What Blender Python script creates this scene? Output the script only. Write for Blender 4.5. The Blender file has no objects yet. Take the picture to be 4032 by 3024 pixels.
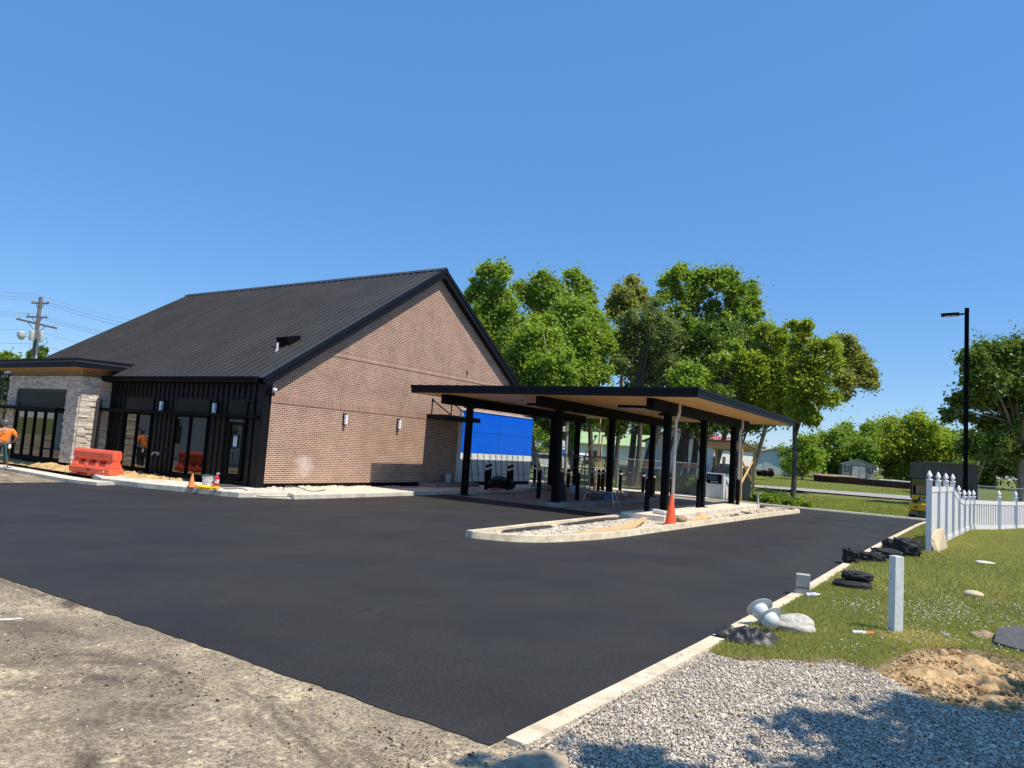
import bpy, bmesh, math, random
import numpy as np
from mathutils import Vector, Matrix, Quaternion
random.seed(7); RNG = np.random.default_rng(11)
S = bpy.context.scene
# ---------------------------------------------------------------- camera, sky, sun, exposure
CAMH = 2.05
CR = np.array([[0.536536, -0.841401, 0.064604], [0.109622, -0.006415, -0.993953], [0.836727, 0.540373, 0.088794]])
cam = bpy.data.cameras.new('camera'); co = bpy.data.objects.new('camera', cam); S.collection.objects.link(co)
cam.sensor_width = 36; cam.lens = 24.955; cam.clip_start = 0.05; cam.clip_end = 4000
r_, d_, f_ = CR
co.matrix_world = Matrix(((r_[0], -d_[0], -f_[0], 0), (r_[1], -d_[1], -f_[1], 0), (r_[2], -d_[2], -f_[2], CAMH), (0, 0, 0, 1)))
S.camera = co
W = bpy.data.worlds.new('World'); S.world = W; W.use_nodes = True
nt = W.node_tree; nt.nodes.clear()
sky = nt.nodes.new('ShaderNodeTexSky'); sky.sky_type = 'NISHITA'; sky.sun_disc = False
SUN = Vector((0.03, -1, 1.88)).normalized()
sky.sun_elevation = math.radians(62); sky.sun_rotation = math.radians(178.3)
sky.altitude = 300; sky.air_density = 1.0; sky.dust_density = 0.1; sky.ozone_density = 3.0
bg = nt.nodes.new('ShaderNodeBackground'); bg.inputs[1].default_value = 0.135
wo = nt.nodes.new('ShaderNodeOutputWorld')
hs = nt.nodes.new('ShaderNodeHueSaturation'); hs.inputs['Hue'].default_value = .503; hs.inputs['Value'].default_value = 1.0; hs.inputs['Saturation'].default_value = 1.2; nt.links.new(sky.outputs[0], hs.inputs['Color']); mx = nt.nodes.new('ShaderNodeMixRGB'); mx.inputs[0].default_value = .5; mx.inputs[2].default_value = (.85, 2.4, 5.3, 1); nt.links.new(hs.outputs[0], mx.inputs[1]); nt.links.new(mx.outputs[0], bg.inputs[0]); nt.links.new(bg.outputs[0], wo.inputs[0])
sl = bpy.data.lights.new('sun', 'SUN'); sl.energy = 5.0; sl.angle = math.radians(0.53); sl.color = (1, 0.91, 0.77)
so = bpy.data.objects.new('sun', sl); S.collection.objects.link(so)
so.rotation_euler = SUN.to_track_quat('Z', 'Y').to_euler(); so.location = (0, -20, 40)
S.view_settings.view_transform = 'Standard'; S.view_settings.look = 'None'
S.view_settings.exposure = 0.25; S.view_settings.gamma = 1.0
S.render.engine = 'CYCLES'; S.cycles.max_bounces = 6; S.cycles.transparent_max_bounces = 4

# ---------------------------------------------------------------- helpers
def ray(px, py): return CR.T @ np.array([(px - 2016) / 2795., (py - 1512) / 2795., 1.])
def gnd(px, py, z=0.):
    d = ray(px, py); t = (z - CAMH) / d[2]; return (d[0] * t, d[1] * t)
def at(px, py, depth):
    d = ray(px, py); return (d[0] * depth, d[1] * depth, d[2] * depth + CAMH)
def terr(x, y):
    t = max(0., x - 38.); dip = 0.32 * math.exp(-((x - 43) / 3.5) ** 2) if x > 37.5 else 0
    dip *= min(1, max(0, (12 - y) / 3.))
    return -0.05 + 0.0105 * min(t, 130) - dip
ORG = {}
def tag(o, label=None, cat=None, group=None, kind=None):
    if label: o['label'] = label
    if cat: o['category'] = cat
    if group: o['group'] = group
    if kind: o['kind'] = kind
    return o
def thing(name, label, cat, loc=(0, 0, 0), rz=0, group=None):
    o = bpy.data.objects.new(name, None); S.collection.objects.link(o)
    o.location = loc; o.rotation_euler = (0, 0, rz); o.empty_display_size = .2
    return tag(o, label, cat, group)
def wthing(name, label, cat, loc, group=None):    # its parts are given in world coordinates
    o = thing(name, label, cat, loc, 0, group); ORG[o.name] = Vector(loc); return o
def dup(o, loc, rz=0, label=None, group=None):
    def rec(s, p):
        c = s.copy(); S.collection.objects.link(c)
        if p is not None: c.parent = p
        for ch in s.children: rec(ch, c)
        return c
    n = rec(o, None); n.location = loc; n.rotation_euler = (0, 0, rz)
    if label: n['label'] = label
    if group: n['group'] = group
    return n
class MB:
    def __init__(s): s.v = []; s.f = []
    def add(s, vs, fs):
        b = len(s.v); s.v += [tuple(map(float, v)) for v in vs]; s.f += [tuple(b + i for i in f) for f in fs]; return s
    def box(s, x0, x1, y0, y1, z0, z1):
        return s.add([(x0, y0, z0), (x1, y0, z0), (x1, y1, z0), (x0, y1, z0), (x0, y0, z1), (x1, y0, z1), (x1, y1, z1), (x0, y1, z1)],
                     [(0, 3, 2, 1), (4, 5, 6, 7), (0, 1, 5, 4), (1, 2, 6, 5), (2, 3, 7, 6), (3, 0, 4, 7)])
    def obox(s, c, sz, q=None):
        h = Vector(sz) / 2; c = Vector(c); vs = []
        for a in [(-1, -1, -1), (1, -1, -1), (1, 1, -1), (-1, 1, -1), (-1, -1, 1), (1, -1, 1), (1, 1, 1), (-1, 1, 1)]:
            p = Vector((a[0] * h.x, a[1] * h.y, a[2] * h.z))
            if q is not None: p = q @ p
            vs.append(c + p)
        return s.add(vs, [(0, 3, 2, 1), (4, 5, 6, 7), (0, 1, 5, 4), (1, 2, 6, 5), (2, 3, 7, 6), (3, 0, 4, 7)])
    def bar(s, a, b, w, h):                      # rectangular bar from a to b
        a = Vector(a); b = Vector(b); d = b - a
        return s.obox((a + b) / 2, (w, h, d.length), d.to_track_quat('Z', 'Y'))
    def cyl(s, a, b, r0, r1=None, n=10, cap=True):
        r1 = r0 if r1 is None else r1; a = Vector(a); b = Vector(b); q = (b - a).to_track_quat('Z', 'Y'); vs = []
        for p, r in ((a, r0), (b, r1)):
            for i in range(n):
                t = 2 * math.pi * i / n; vs.append(p + q @ Vector((r * math.cos(t), r * math.sin(t), 0)))
        fs = [(i, (i + 1) % n, n + (i + 1) % n, n + i) for i in range(n)]
        if cap: fs += [tuple(range(n - 1, -1, -1)), tuple(range(n, 2 * n))]
        return s.add(vs, fs)
    def tube(s, pts, r, n=8):
        pts = [Vector(p) for p in pts]; rs = r if isinstance(r, (list, tuple)) else [r] * len(pts); vs = []; up = None
        for i, p in enumerate(pts):
            d = (pts[min(i + 1, len(pts) - 1)] - pts[max(i - 1, 0)]).normalized()
            if up is None: up = d.orthogonal().normalized()
            u = (up - d * up.dot(d)); u = u.normalized() if u.length > 1e-6 else d.orthogonal().normalized(); up = u; w = d.cross(u)
            for k in range(n):
                t = 2 * math.pi * k / n; vs.append(p + (u * math.cos(t) + w * math.sin(t)) * rs[i])
        m = len(pts); fs = [(i * n + k, i * n + (k + 1) % n, (i + 1) * n + (k + 1) % n, (i + 1) * n + k) for i in range(m - 1) for k in range(n)]
        fs += [tuple(range(n - 1, -1, -1)), tuple(range((m - 1) * n, m * n))]
        return s.add(vs, fs)
    def lathe(s, prof, c=(0, 0, 0), n=20, q=None):
        c = Vector(c); vs = []
        for r, z in prof:
            for k in range(n):
                t = 2 * math.pi * k / n; p = Vector((r * math.cos(t), r * math.sin(t), z)); vs.append(c + (q @ p if q is not None else p))
        m = len(prof); fs = [(i * n + k, i * n + (k + 1) % n, (i + 1) * n + (k + 1) % n, (i + 1) * n + k) for i in range(m - 1) for k in range(n)]
        fs += [tuple(range(n - 1, -1, -1)), tuple(range((m - 1) * n, m * n))]
        return s.add(vs, fs)
    def prism(s, pts, vec):                      # planar polygon extruded along vec
        v = Vector(vec); n = len(pts); P = [Vector(p) for p in pts]
        return s.add(P + [p + v for p in P], [tuple(range(n - 1, -1, -1)), tuple(range(n, 2 * n))] + [(i, (i + 1) % n, n + (i + 1) % n, n + i) for i in range(n)])
    def quad(s, *p): return s.add(p, [tuple(range(len(p)))])
    def build(s, name, m, parent=None, smooth=False, bev=0, world=True):
        off = Vector((0, 0, 0)); q = parent
        while q is not None:
            if q.name in ORG: off = ORG[q.name]
            q = q.parent
        me = bpy.data.meshes.new(name)
        me.from_pydata([(v[0] - off.x, v[1] - off.y, v[2] - off.z) for v in s.v], [], s.f); me.update()
        bm = bmesh.new(); bm.from_mesh(me); bmesh.ops.recalc_face_normals(bm, faces=bm.faces); bm.to_mesh(me); bm.free()
        o = bpy.data.objects.new(name, me); S.collection.objects.link(o); me.materials.append(m)
        if parent is not None: o.parent = parent
        if smooth:
            for p in me.polygons: p.use_smooth = True
            if smooth != 'all':
                me.set_sharp_from_angle(angle=math.radians(38))
        if bev:
            b = o.modifiers.new('bevel', 'BEVEL'); b.width = bev; b.segments = 2; b.limit_method = 'ANGLE'
        return o
def npmesh(name, V, F, m, parent=None, k=4):      # fast big mesh, all faces with k corners
    me = bpy.data.meshes.new(name); V = np.asarray(V, np.float32); F = np.asarray(F, np.int32)
    me.vertices.add(len(V)); me.vertices.foreach_set('co', V.ravel())
    me.loops.add(F.size); me.loops.foreach_set('vertex_index', F.ravel())
    me.polygons.add(len(F)); me.polygons.foreach_set('loop_start', np.arange(0, F.size, k, dtype=np.int32))
    me.update(calc_edges=True); me.validate()
    o = bpy.data.objects.new(name, me); S.collection.objects.link(o); me.materials.append(m)
    if parent is not None: o.parent = parent
    return o
# ---------------------------------------------------------------- materials
def newmat(name):
    m = bpy.data.materials.new(name); m.use_nodes = True; t = m.node_tree; b = t.nodes['Principled BSDF']; return m, t, b
def N(t, typ, **kw):
    n = t.nodes.new(typ)
    for k, v in kw.items():
        if k.startswith('i_'): n.inputs[k[2:].replace('_', ' ')].default_value = v
        else: setattr(n, k, v)
    return n
def ramp(t, fac, stops):
    n = t.nodes.new('ShaderNodeValToRGB'); e = n.color_ramp.elements
    while len(e) < len(stops): e.new(.5)
    for el, (p, c) in zip(e, stops): el.position = p; el.color = (*c, 1) if len(c) == 3 else c
    t.links.new(fac, n.inputs[0]); return n.outputs[0]
def mix(t, fac, a, b, typ='MIX'):
    n = t.nodes.new('ShaderNodeMixRGB'); n.blend_type = typ
    for i, v in ((0, fac), (1, a), (2, b)):
        if hasattr(v, 'is_linked') or isinstance(v, bpy.types.NodeSocket): t.links.new(v, n.inputs[i])
        elif i == 0: n.inputs[0].default_value = v
        else: n.inputs[i].default_value = (*v, 1)
    return n.outputs[0]
def noise(t, scale, detail=4, vec=None, rough=.55, dist=0):
    n = N(t, 'ShaderNodeTexNoise'); n.inputs['Scale'].default_value = scale; n.inputs['Detail'].default_value = detail
    n.inputs['Roughness'].default_value = rough; n.inputs['Distortion'].default_value = dist
    if vec is None:
        tc = t.nodes.get('TC') or N(t, 'ShaderNodeTexCoord', name='TC'); vec = tc.outputs['Object']
    t.links.new(vec, n.inputs['Vector']); return n.outputs['Fac']
def bump(t, b, h, strength=.3, dist=.01):
    n = N(t, 'ShaderNodeBump'); n.inputs['Strength'].default_value = strength; n.inputs['Distance'].default_value = dist
    t.links.new(h, n.inputs['Height']); t.links.new(n.outputs[0], b.inputs['Normal'])
def mat(name, c, rough=.6, metal=0, var=.12, scale=6, bmp=0, bscale=60, spec=.5, island=0, dirt=None):
    m, t, b = newmat(name); b.inputs['Roughness'].default_value = rough; b.inputs['Metallic'].default_value = metal
    b.inputs['Specular IOR Level'].default_value = spec
    f = noise(t, scale)
    lo = tuple(x * (1 - var) for x in c); hi = tuple(min(1, x * (1 + var)) for x in c)
    col = ramp(t, f, [(.3, lo), (.7, hi)])
    if island:
        g = N(t, 'ShaderNodeNewGeometry'); v = ramp(t, g.outputs['Random Per Island'], [(0, (1 - island,) * 3), (1, (1 + island,) * 3)])
        col = mix(t, 1, col, v, 'MULTIPLY')
    if dirt:
        col = mix(t, ramp(t, noise(t, dirt[1], 6), [(.5, (0, 0, 0)), (.68, (1, 1, 1))]), col, dirt[0])
    t.links.new(col, b.inputs['Base Color'])
    if bmp: bump(t, b, noise(t, bscale, 5), bmp)
    return m
def glassmat(name, tint=(.012, .016, .016), ior=2.3):
    m, t, b = newmat(name); b.inputs['Base Color'].default_value = (*tint, 1); b.inputs['Roughness'].default_value = .015
    b.inputs['IOR'].default_value = ior
    bump(t, b, noise(t, .7, 1), .06, .02); return m
BLK = mat('black_metal', (.004, .0043, .0056), .6, 0, .1, 3, spec=.07)
BLK2 = mat('black_cladding', (.006, .0063, .0078), .45, 0, .15, 2, spec=.2)
ROOFM = mat('charcoal_roof_metal', (.046, .0425, .040), .42, .0, .2, .6, spec=.5)
FASC = mat('charcoal_trim', (.009, .0105, .015), .5, 0, .08, 2, spec=.14)
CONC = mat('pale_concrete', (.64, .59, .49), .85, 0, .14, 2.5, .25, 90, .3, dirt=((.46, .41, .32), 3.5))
CONC2 = mat('shaded_concrete', (.27, .26, .235), .85, 0, .2, 1.2, .25, 90, .3)  # darker concrete: the shade under the canopy is put into its colour
CURBM = mat('buff_concrete_kerb', (.64, .55, .40), .9, 0, .2, 3, .3, 80, .25, dirt=((.46, .38, .27), 5))
WHITE = mat('white_vinyl', (.80, .80, .79), .35, 0, .03, 3)
WPIPE = mat('white_pipe', (.72, .70, .66), .4, 0, .08, 5)
WOOD = mat('raw_lumber', (.62, .40, .19), .7, 0, .25, 9)
WOODG = mat('weathered_wood', (.15, .13, .11), .85, 0, .4, 7)
GALV = mat('galvanised_steel', (.50, .54, .53), .5, .35, .12, 20)
ORANGE = mat('orange_plastic', (.90, .11, .025), .45, 0, .1, 4)
ORANGE2 = mat('faded_orange_plastic', (.88, .26, .07), .5, 0, .1, 4)
BARR = mat('sun_faded_barrier_plastic', (.84, .125, .055), .5, 0, .18, 2.2, .05, 30)
BAGM = mat('black_sandbag_fabric', (.022, .022, .024), .72, 0, .5, 9, .5, 60, .3)
RUST = mat('rusty_steel', (.16, .055, .03), .9, 0, .4, 20)
BAND = mat('reflective_white_band', (.75, .75, .75), .5, 0, .05, 5)
RED = mat('red_paint', (.55, .02, .03), .3, 0, .1, 5)
SKIN = mat('skin', (.42, .22, .15), .55, 0, .1, 20)
LENS = mat('milky_lens', (.82, .83, .88), .3, 0, .03, 3)
GLASS = glassmat('dark_window_glass', (.006, .008, .008), 2.1)
def island_leaf(name, lo, hi, tr=.5):
    m, t, b = newmat(name); b.inputs['Roughness'].default_value = .5; b.inputs['Specular IOR Level'].default_value = .35
    g = N(t, 'ShaderNodeNewGeometry'); col = ramp(t, g.outputs['Random Per Island'], [(0, lo), (1, hi)])
    col = mix(t, noise(t, .35, 2), col, tuple(x * 1.15 for x in hi)); 
    t.links.new(col, b.inputs['Base Color'])
    tl = N(t, 'ShaderNodeBsdfTranslucent'); t.links.new(mix(t, 1, col, (1.5, 1.6, .6), 'MULTIPLY'), tl.inputs[0])
    ms = N(t, 'ShaderNodeMixShader'); ms.inputs[0].default_value = tr
    out = t.nodes['Material Output']; t.links.new(b.outputs[0], ms.inputs[1]); t.links.new(tl.outputs[0], ms.inputs[2]); t.links.new(ms.outputs[0], out.inputs[0])
    return m
def brickmat(name, swap=False):
    m, t, b = newmat(name); b.inputs['Roughness'].default_value = .85; b.inputs['Specular IOR Level'].default_value = .2
    tc = N(t, 'ShaderNodeTexCoord', name='TC'); sp = N(t, 'ShaderNodeSeparateXYZ'); cb = N(t, 'ShaderNodeCombineXYZ')
    t.links.new(tc.outputs['Object'], sp.inputs[0])
    if swap: t.links.new(sp.outputs[2], cb.inputs[0]); t.links.new(sp.outputs[0], cb.inputs[1])
    else: t.links.new(sp.outputs[0], cb.inputs[0]); t.links.new(sp.outputs[2], cb.inputs[1])
    br = N(t, 'ShaderNodeTexBrick'); br.inputs['Scale'].default_value = 1; br.inputs['Mortar Size'].default_value = .0075
    br.inputs['Brick Width'].default_value = .2032 if not swap else .30; br.inputs['Row Height'].default_value = .0677
    br.inputs['Color1'].default_value = (.225, .112, .078, 1); br.inputs['Color2'].default_value = (.315, .180, .128, 1)
    br.inputs['Mortar'].default_value = (.80, .65, .51, 1); br.inputs['Bias'].default_value = -.1; br.inputs['Mortar Smooth'].default_value = .2
    if swap: br.offset = 0
    t.links.new(cb.outputs[0], br.inputs['Vector'])
    f = ramp(t, noise(t, 1.1, 8), [(.30, (.84, .84, .84)), (.7, (1.16, 1.14, 1.12))])
    col = mix(t, 1, br.outputs['Color'], f, 'MULTIPLY')
    spk = ramp(t, noise(t, 7, 8, rough=.7), [(.66, (0, 0, 0)), (.75, (1, 1, 1))])
    col = mix(t, mix(t, .6, (0, 0, 0), spk), col, (.55, .47, .40))
    # one chalky white wash mark low on the wall
    mp = N(t, 'ShaderNodeMapping'); t.links.new(tc.outputs['Object'], mp.inputs[0]); mp.inputs['Location'].default_value = (-1.95, 0, -.93)
    gr = N(t, 'ShaderNodeVectorMath', operation='LENGTH'); t.links.new(mp.outputs[0], gr.inputs[0])
    ad = N(t, 'ShaderNodeMath', operation='MULTIPLY_ADD'); t.links.new(noise(t, 4, 6), ad.inputs[0]); ad.inputs[1].default_value = .9; t.links.new(gr.outputs['Value'], ad.inputs[2])
    wsh = ramp(t, ad.outputs[0], [(.55, (1, 1, 1)), (.95, (0, 0, 0))])
    col = mix(t, mix(t, .42, (0, 0, 0), wsh), col, (.8, .74, .68))
    t.links.new(col, b.inputs['Base Color'])
    iv = N(t, 'ShaderNodeInvert'); t.links.new(br.outputs['Fac'], iv.inputs[1]); bump(t, b, iv.outputs[0], .4, .01)
    return m
BRICK = brickmat('brown_brick'); SOLD = brickmat('soldier_brick', True)
def textobj(name, body, size, m, parent, mw, ext=.004):
    c = bpy.data.curves.new(name, 'FONT'); c.body = body; c.size = size; c.extrude = ext; c.align_x = 'CENTER'; c.align_y = 'CENTER'; c.offset = size * .025
    o = bpy.data.objects.new(name, c); S.collection.objects.link(o); bpy.context.view_layer.update()
    me = bpy.data.meshes.new_from_object(o.evaluated_get(bpy.context.evaluated_depsgraph_get())); bpy.data.objects.remove(o)
    me.transform(mw); return me
def textmesh(name, items, m, parent):              # items: (text, size, matrix in world); one mesh
    bm = bmesh.new()
    for body, size, mw in items:
        me = textobj('t', body, size, m, parent, mw); bm.from_mesh(me); bpy.data.meshes.remove(me)
    me = bpy.data.meshes.new(name); bm.to_mesh(me); bm.free(); me.materials.append(m)
    off = Vector((0, 0, 0)); q = parent
    while q is not None:
        if q.name in ORG: off = ORG[q.name]
        q = q.parent
    me.transform(Matrix.Translation(-off)); o = bpy.data.objects.new(name, me); S.collection.objects.link(o); o.parent = parent; return o
def frame(o, x, y):                                # matrix whose local x, y axes are given world directions
    x = Vector(x).normalized(); y = Vector(y).normalized(); z = x.cross(y)
    return Matrix(((x.x, y.x, z.x, o[0]), (x.y, y.y, z.y, o[1]), (x.z, y.z, z.z, o[2]), (0, 0, 0, 1)))
def sweep(path, w, h, z0=0., inset=.03, side=1, closed=False):   # kerb: path is the foot line of its face
    P = [Vector((p[0], p[1], 0)) for p in path]; n = len(P); mb = MB(); vs = []
    for i in range(n):
        a = P[(i - 1) % n] if (i > 0 or closed) else P[i]; b = P[(i + 1) % n] if (i < n - 1 or closed) else P[i]
        d = (b - a).normalized(); nn = Vector((-d.y, d.x, 0)) * side
        z = path[i][2] if len(path[i]) > 2 else z0
        for off, zz in ((0, -.06), (inset, h), (w, h), (w, -.06)): vs.append(P[i] + nn * off + Vector((0, 0, zz + z)))
    fs = []
    for i in range(n if closed else n - 1):
        j = (i + 1) % n
        for k in range(4): fs.append((i * 4 + k, i * 4 + (k + 1) % 4, j * 4 + (k + 1) % 4, j * 4 + k))
    if not closed: fs += [(0, 1, 2, 3), tuple((n - 1) * 4 + k for k in (3, 2, 1, 0))]
    return mb.add(vs, fs)
def smoothpath(pts, sub=4):
    P = [Vector(p if len(p) > 2 else (*p, 0)) for p in pts]; out = []
    for i in range(len(P) - 1):
        p0, p1, p2, p3 = P[max(i - 1, 0)], P[i], P[i + 1], P[min(i + 2, len(P) - 1)]
        for k in range(sub):
            t = k / sub; out.append(.5 * ((2 * p1) + (p2 - p0) * t + (2 * p0 - 5 * p1 + 4 * p2 - p3) * t * t + (3 * p1 - p0 - 3 * p2 + p3) * t ** 3))
    return out + [P[-1]]
# ---------------------------------------------------------------- setting: ground, pavement, water-free
def structure(o): o['kind'] = 'structure'; return o
def sheet(name, pts, z, m, thick=0):
    mb = MB()
    if thick: mb.prism([(p[0], p[1], z - thick) for p in pts], (0, 0, thick))
    else: mb.add([(p[0], p[1], z) for p in pts], [tuple(range(len(pts)))])
    return structure(mb.build(name, m))
def grass_ground():
    m, t, b = newmat('field_grass'); b.inputs['Roughness'].default_value = .9; b.inputs['Specular IOR Level'].default_value = .15
    c = ramp(t, noise(t, .22, 8, rough=.7), [(.30, (.085, .115, .022)), (.5, (.14, .165, .04)), (.66, (.22, .20, .08))])
    c = mix(t, .5, c, ramp(t, noise(t, 3.5, 6, rough=.75), [(.3, (.08, .11, .02)), (.7, (.20, .22, .06))])); t.links.new(c, b.inputs['Base Color'])
    bump(t, b, noise(t, 14, 6, rough=.8), .9, .08); return m
GRASSG = grass_ground()
xs = np.concatenate([np.linspace(-900, -60, 12), np.linspace(-50, 36, 20), np.linspace(37.5, 60, 34), np.linspace(63, 180, 40), np.linspace(200, 1200, 14)])
ys = np.concatenate([np.linspace(-900, -60, 12), np.linspace(-50, 60, 45), np.linspace(65, 180, 20), np.linspace(200, 1200, 14)])
V = [(x, y, terr(x, y) if x > 37.2 else -.09) for x in xs for y in ys]; ny = len(ys)
F = [(i * ny + j, (i + 1) * ny + j, (i + 1) * ny + j + 1, i * ny + j + 1) for i in range(len(xs) - 1) for j in range(ny - 1)]
structure(npmesh('ground', V, F, GRASSG))
def asphalt():
    m, t, b = newmat('fresh_asphalt'); b.inputs['Specular IOR Level'].default_value = .32
    tc = N(t, 'ShaderNodeTexCoord', name='TC')
    c = ramp(t, noise(t, 140, 3, rough=.8), [(.25, (.012, .012, .0125)), (.55, (.025, .0247, .025)), (.74, (.09, .087, .083))]); c = mix(t, 1, c, ramp(t, noise(t, 34, 4, rough=.85), [(.34, (.55,) * 3), (.5, (.95,) * 3), (.64, (1.55, 1.52, 1.48)), (.74, (2.6, 2.5, 2.4))]), 'MULTIPLY')
    big = ramp(t, noise(t, .55, 6), [(.3, (.74, .74, .77)), (.7, (1.28, 1.24, 1.16))]); c = mix(t, 1, c, big, 'MULTIPLY')
    mp = N(t, 'ShaderNodeMapping'); mp.inputs['Scale'].default_value = (.55, 1.1, 1); mp.inputs['Rotation'].default_value = (0, 0, .5); t.links.new(tc.outputs['Object'], mp.inputs[0])
    st = ramp(t, noise(t, 1.1, 9, mp.outputs[0], .72, .9), [(.60, (0, 0, 0)), (.80, (.26, .26, .26))]); c = mix(t, st, c, (.085, .072, .056))
    st2 = ramp(t, noise(t, .8, 7, mp.outputs[0], .6, 2.), [(.28, (.5, .5, .5)), (.38, (0, 0, 0))]); c = mix(t, st2, c, (.014, .014, .016))
    wv = N(t, 'ShaderNodeTexWave'); wv.wave_type = 'RINGS'; wv.inputs['Scale'].default_value = .11; wv.inputs['Distortion'].default_value = 1.5; wv.inputs['Detail'].default_value = 3; wv.inputs['Detail Scale'].default_value = .3
    m2 = N(t, 'ShaderNodeMapping'); m2.inputs['Location'].default_value = (-26, 4, 0); t.links.new(tc.outputs['Object'], m2.inputs[0]); t.links.new(m2.outputs[0], wv.inputs[0])
    arc = ramp(t, wv.outputs['Fac'], [(.992, (0, 0, 0)), (1, (.10, .10, .10))]); arc = mix(t, 1, arc, ramp(t, noise(t, .25, 3), [(.5, (0, 0, 0)), (.6, (.5, .5, .5))]), 'MULTIPLY')
    c = mix(t, arc, c, (.12, .105, .085)); t.links.new(c, b.inputs['Base Color'])
    t.links.new(ramp(t, noise(t, .9, 5), [(.3, (.62,) * 3), (.7, (.82,) * 3)]), b.inputs['Roughness'])
    bump(t, b, noise(t, 160, 3, rough=.8), .55, .012); return m
ASPH = asphalt()
def rag(pts, amp, step):                            # a slightly ragged edge
    out = []
    for a, b_ in zip(pts[:-1], pts[1:]):
        a = Vector(a); b_ = Vector(b_); n = max(1, int((b_ - a).length / step)); d = (b_ - a).normalized(); nn = Vector((-d.y, d.x))
        for i in range(n): out.append(tuple(a + (b_ - a) * (i / n) + nn * random.uniform(-amp, amp)))
    return out + [tuple(pts[-1])]
edge = rag([(4.3, 22.9), (4.33, 10.4), (4.31, 6), (4.29, 2.76)], .018, .1) + rag([(4.45, 2.74), (6.04, 2.64), (8.03, 2.54), (12.99, 2.36), (18.77, 2.25), (24.76, 2.08), (33, 1.76), (36.75, 1.5)], .012, .15)
edge += [(37.05, 1.5), (37.05, 25), (14.2, 25), (13.4, 23.6)] + rag([(12.95, 23.4), (12.93, 24.5), (12.6, 24.75), (11.38, 24.5), (9.8, 24.1), (4.3, 22.9)], .02, .12)[:-1]
sheet('asphalt_road', edge, 0.0, ASPH, .09)
def oldpave():
    m, t, b = newmat('worn_old_pavement'); b.inputs['Roughness'].default_value = .9; b.inputs['Specular IOR Level'].default_value = .2
    tc = N(t, 'ShaderNodeTexCoord', name='TC')
    c = ramp(t, noise(t, .9, 9, rough=.72, dist=.7), [(.30, (.13, .112, .092)), (.43, (.25, .215, .17)), (.55, (.37, .32, .24)), (.70, (.60, .51, .36))])
    c = mix(t, .45, c, ramp(t, noise(t, 55, 4, rough=.8), [(.34, (.07, .06, .055)), (.5, (.30, .265, .21)), (.66, (.74, .66, .50))])); c = mix(t, 1, c, ramp(t, noise(t, 22, 5, rough=.85), [(.33, (.45,) * 3), (.5, (1, 1, 1)), (.66, (1.5, 1.48, 1.4))]), 'MULTIPLY')
    mp = N(t, 'ShaderNodeMapping'); mp.inputs['Scale'].default_value = (1.3, .55, 1); mp.inputs['Rotation'].default_value = (0, 0, -.1); t.links.new(tc.outputs['Object'], mp.inputs[0])
    sm = ramp(t, noise(t, .75, 9, mp.outputs[0], .68, 1.6), [(.47, (0, 0, 0)), (.64, (.85, .85, .85))]); c = mix(t, sm, c, (.075, .062, .052)); c = mix(t, ramp(t, noise(t, 13, 6, rough=.75, dist=1), [(.55, (0, 0, 0)), (.70, (.6, .6, .6))]), c, (.11, .095, .08)); c = mix(t, ramp(t, noise(t, 6.5, 6, rough=.75, dist=1), [(.56, (0, 0, 0)), (.70, (.7, .7, .7))]), c, (.66, .58, .43))
    br = ramp(t, noise(t, 1.6, 5, dist=2), [(.60, (0, 0, 0)), (.75, (.45, .45, .45))]); c = mix(t, br, c, (.20, .125, .065))
    wv = N(t, 'ShaderNodeTexWave'); wv.wave_type = 'RINGS'; wv.rings_direction = 'Z'; wv.inputs['Scale'].default_value = 3.2; wv.inputs['Distortion'].default_value = 3; wv.inputs['Detail'].default_value = 4
    m2 = N(t, 'ShaderNodeMapping'); m2.inputs['Location'].default_value = (-3.35, -4.75, 0); t.links.new(tc.outputs['Object'], m2.inputs[0]); t.links.new(m2.outputs[0], wv.inputs[0])
    ln = N(t, 'ShaderNodeVectorMath', operation='LENGTH'); t.links.new(m2.outputs[0], ln.inputs[0]); near = ramp(t, ln.outputs['Value'], [(.35, (1, 1, 1)), (.95, (0, 0, 0))])
    rings = mix(t, 1, near, ramp(t, wv.outputs['Fac'], [(.6, (0, 0, 0)), (.95, (.16, .16, .16))]), 'MULTIPLY'); c = mix(t, rings, c, (.66, .62, .52))
    c = mix(t, ramp(t, noise(t, .42, 8, rough=.66, dist=.8), [(.42, (0, 0, 0)), (.60, (.62, .62, .62))]), c, (.155, .135, .112))
    spk = ramp(t, noise(t, 24, 5, rough=.8), [(.66, (0, 0, 0)), (.70, (1, 1, 1))]); c = mix(t, spk, c, (.03, .028, .027))
    gm = N(t, 'ShaderNodeGamma'); gm.inputs[1].default_value = 1.35; t.links.new(c, gm.inputs[0]); c = mix(t, 1, gm.outputs[0], (1.72, 1.70, 1.66), 'MULTIPLY')
    t.links.new(c, b.inputs['Base Color']); bump(t, b, noise(t, 70, 5, rough=.75), .5, .012); return m
OLDP = oldpave()
sheet('old_pavement', [(-60, -30), (4.6, -30), (4.6, 23.2), (9.8, 24.4), (13.3, 24.9), (13.3, 90), (-60, 90)], -.008, OLDP)
paint = mat('worn_white_paint', (.72, .70, .62), .8, 0, .2, 8, dirt=((.32, .28, .22), 9))
sheet('painted_line', rag([(3.64, 8.15), (2.2, 8.8), (1.2, 9.25)], .02, .1) + rag([(1.16, 9.15), (2.2, 8.7), (3.64, 8.07)], .02, .1), -.004, paint)
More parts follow.
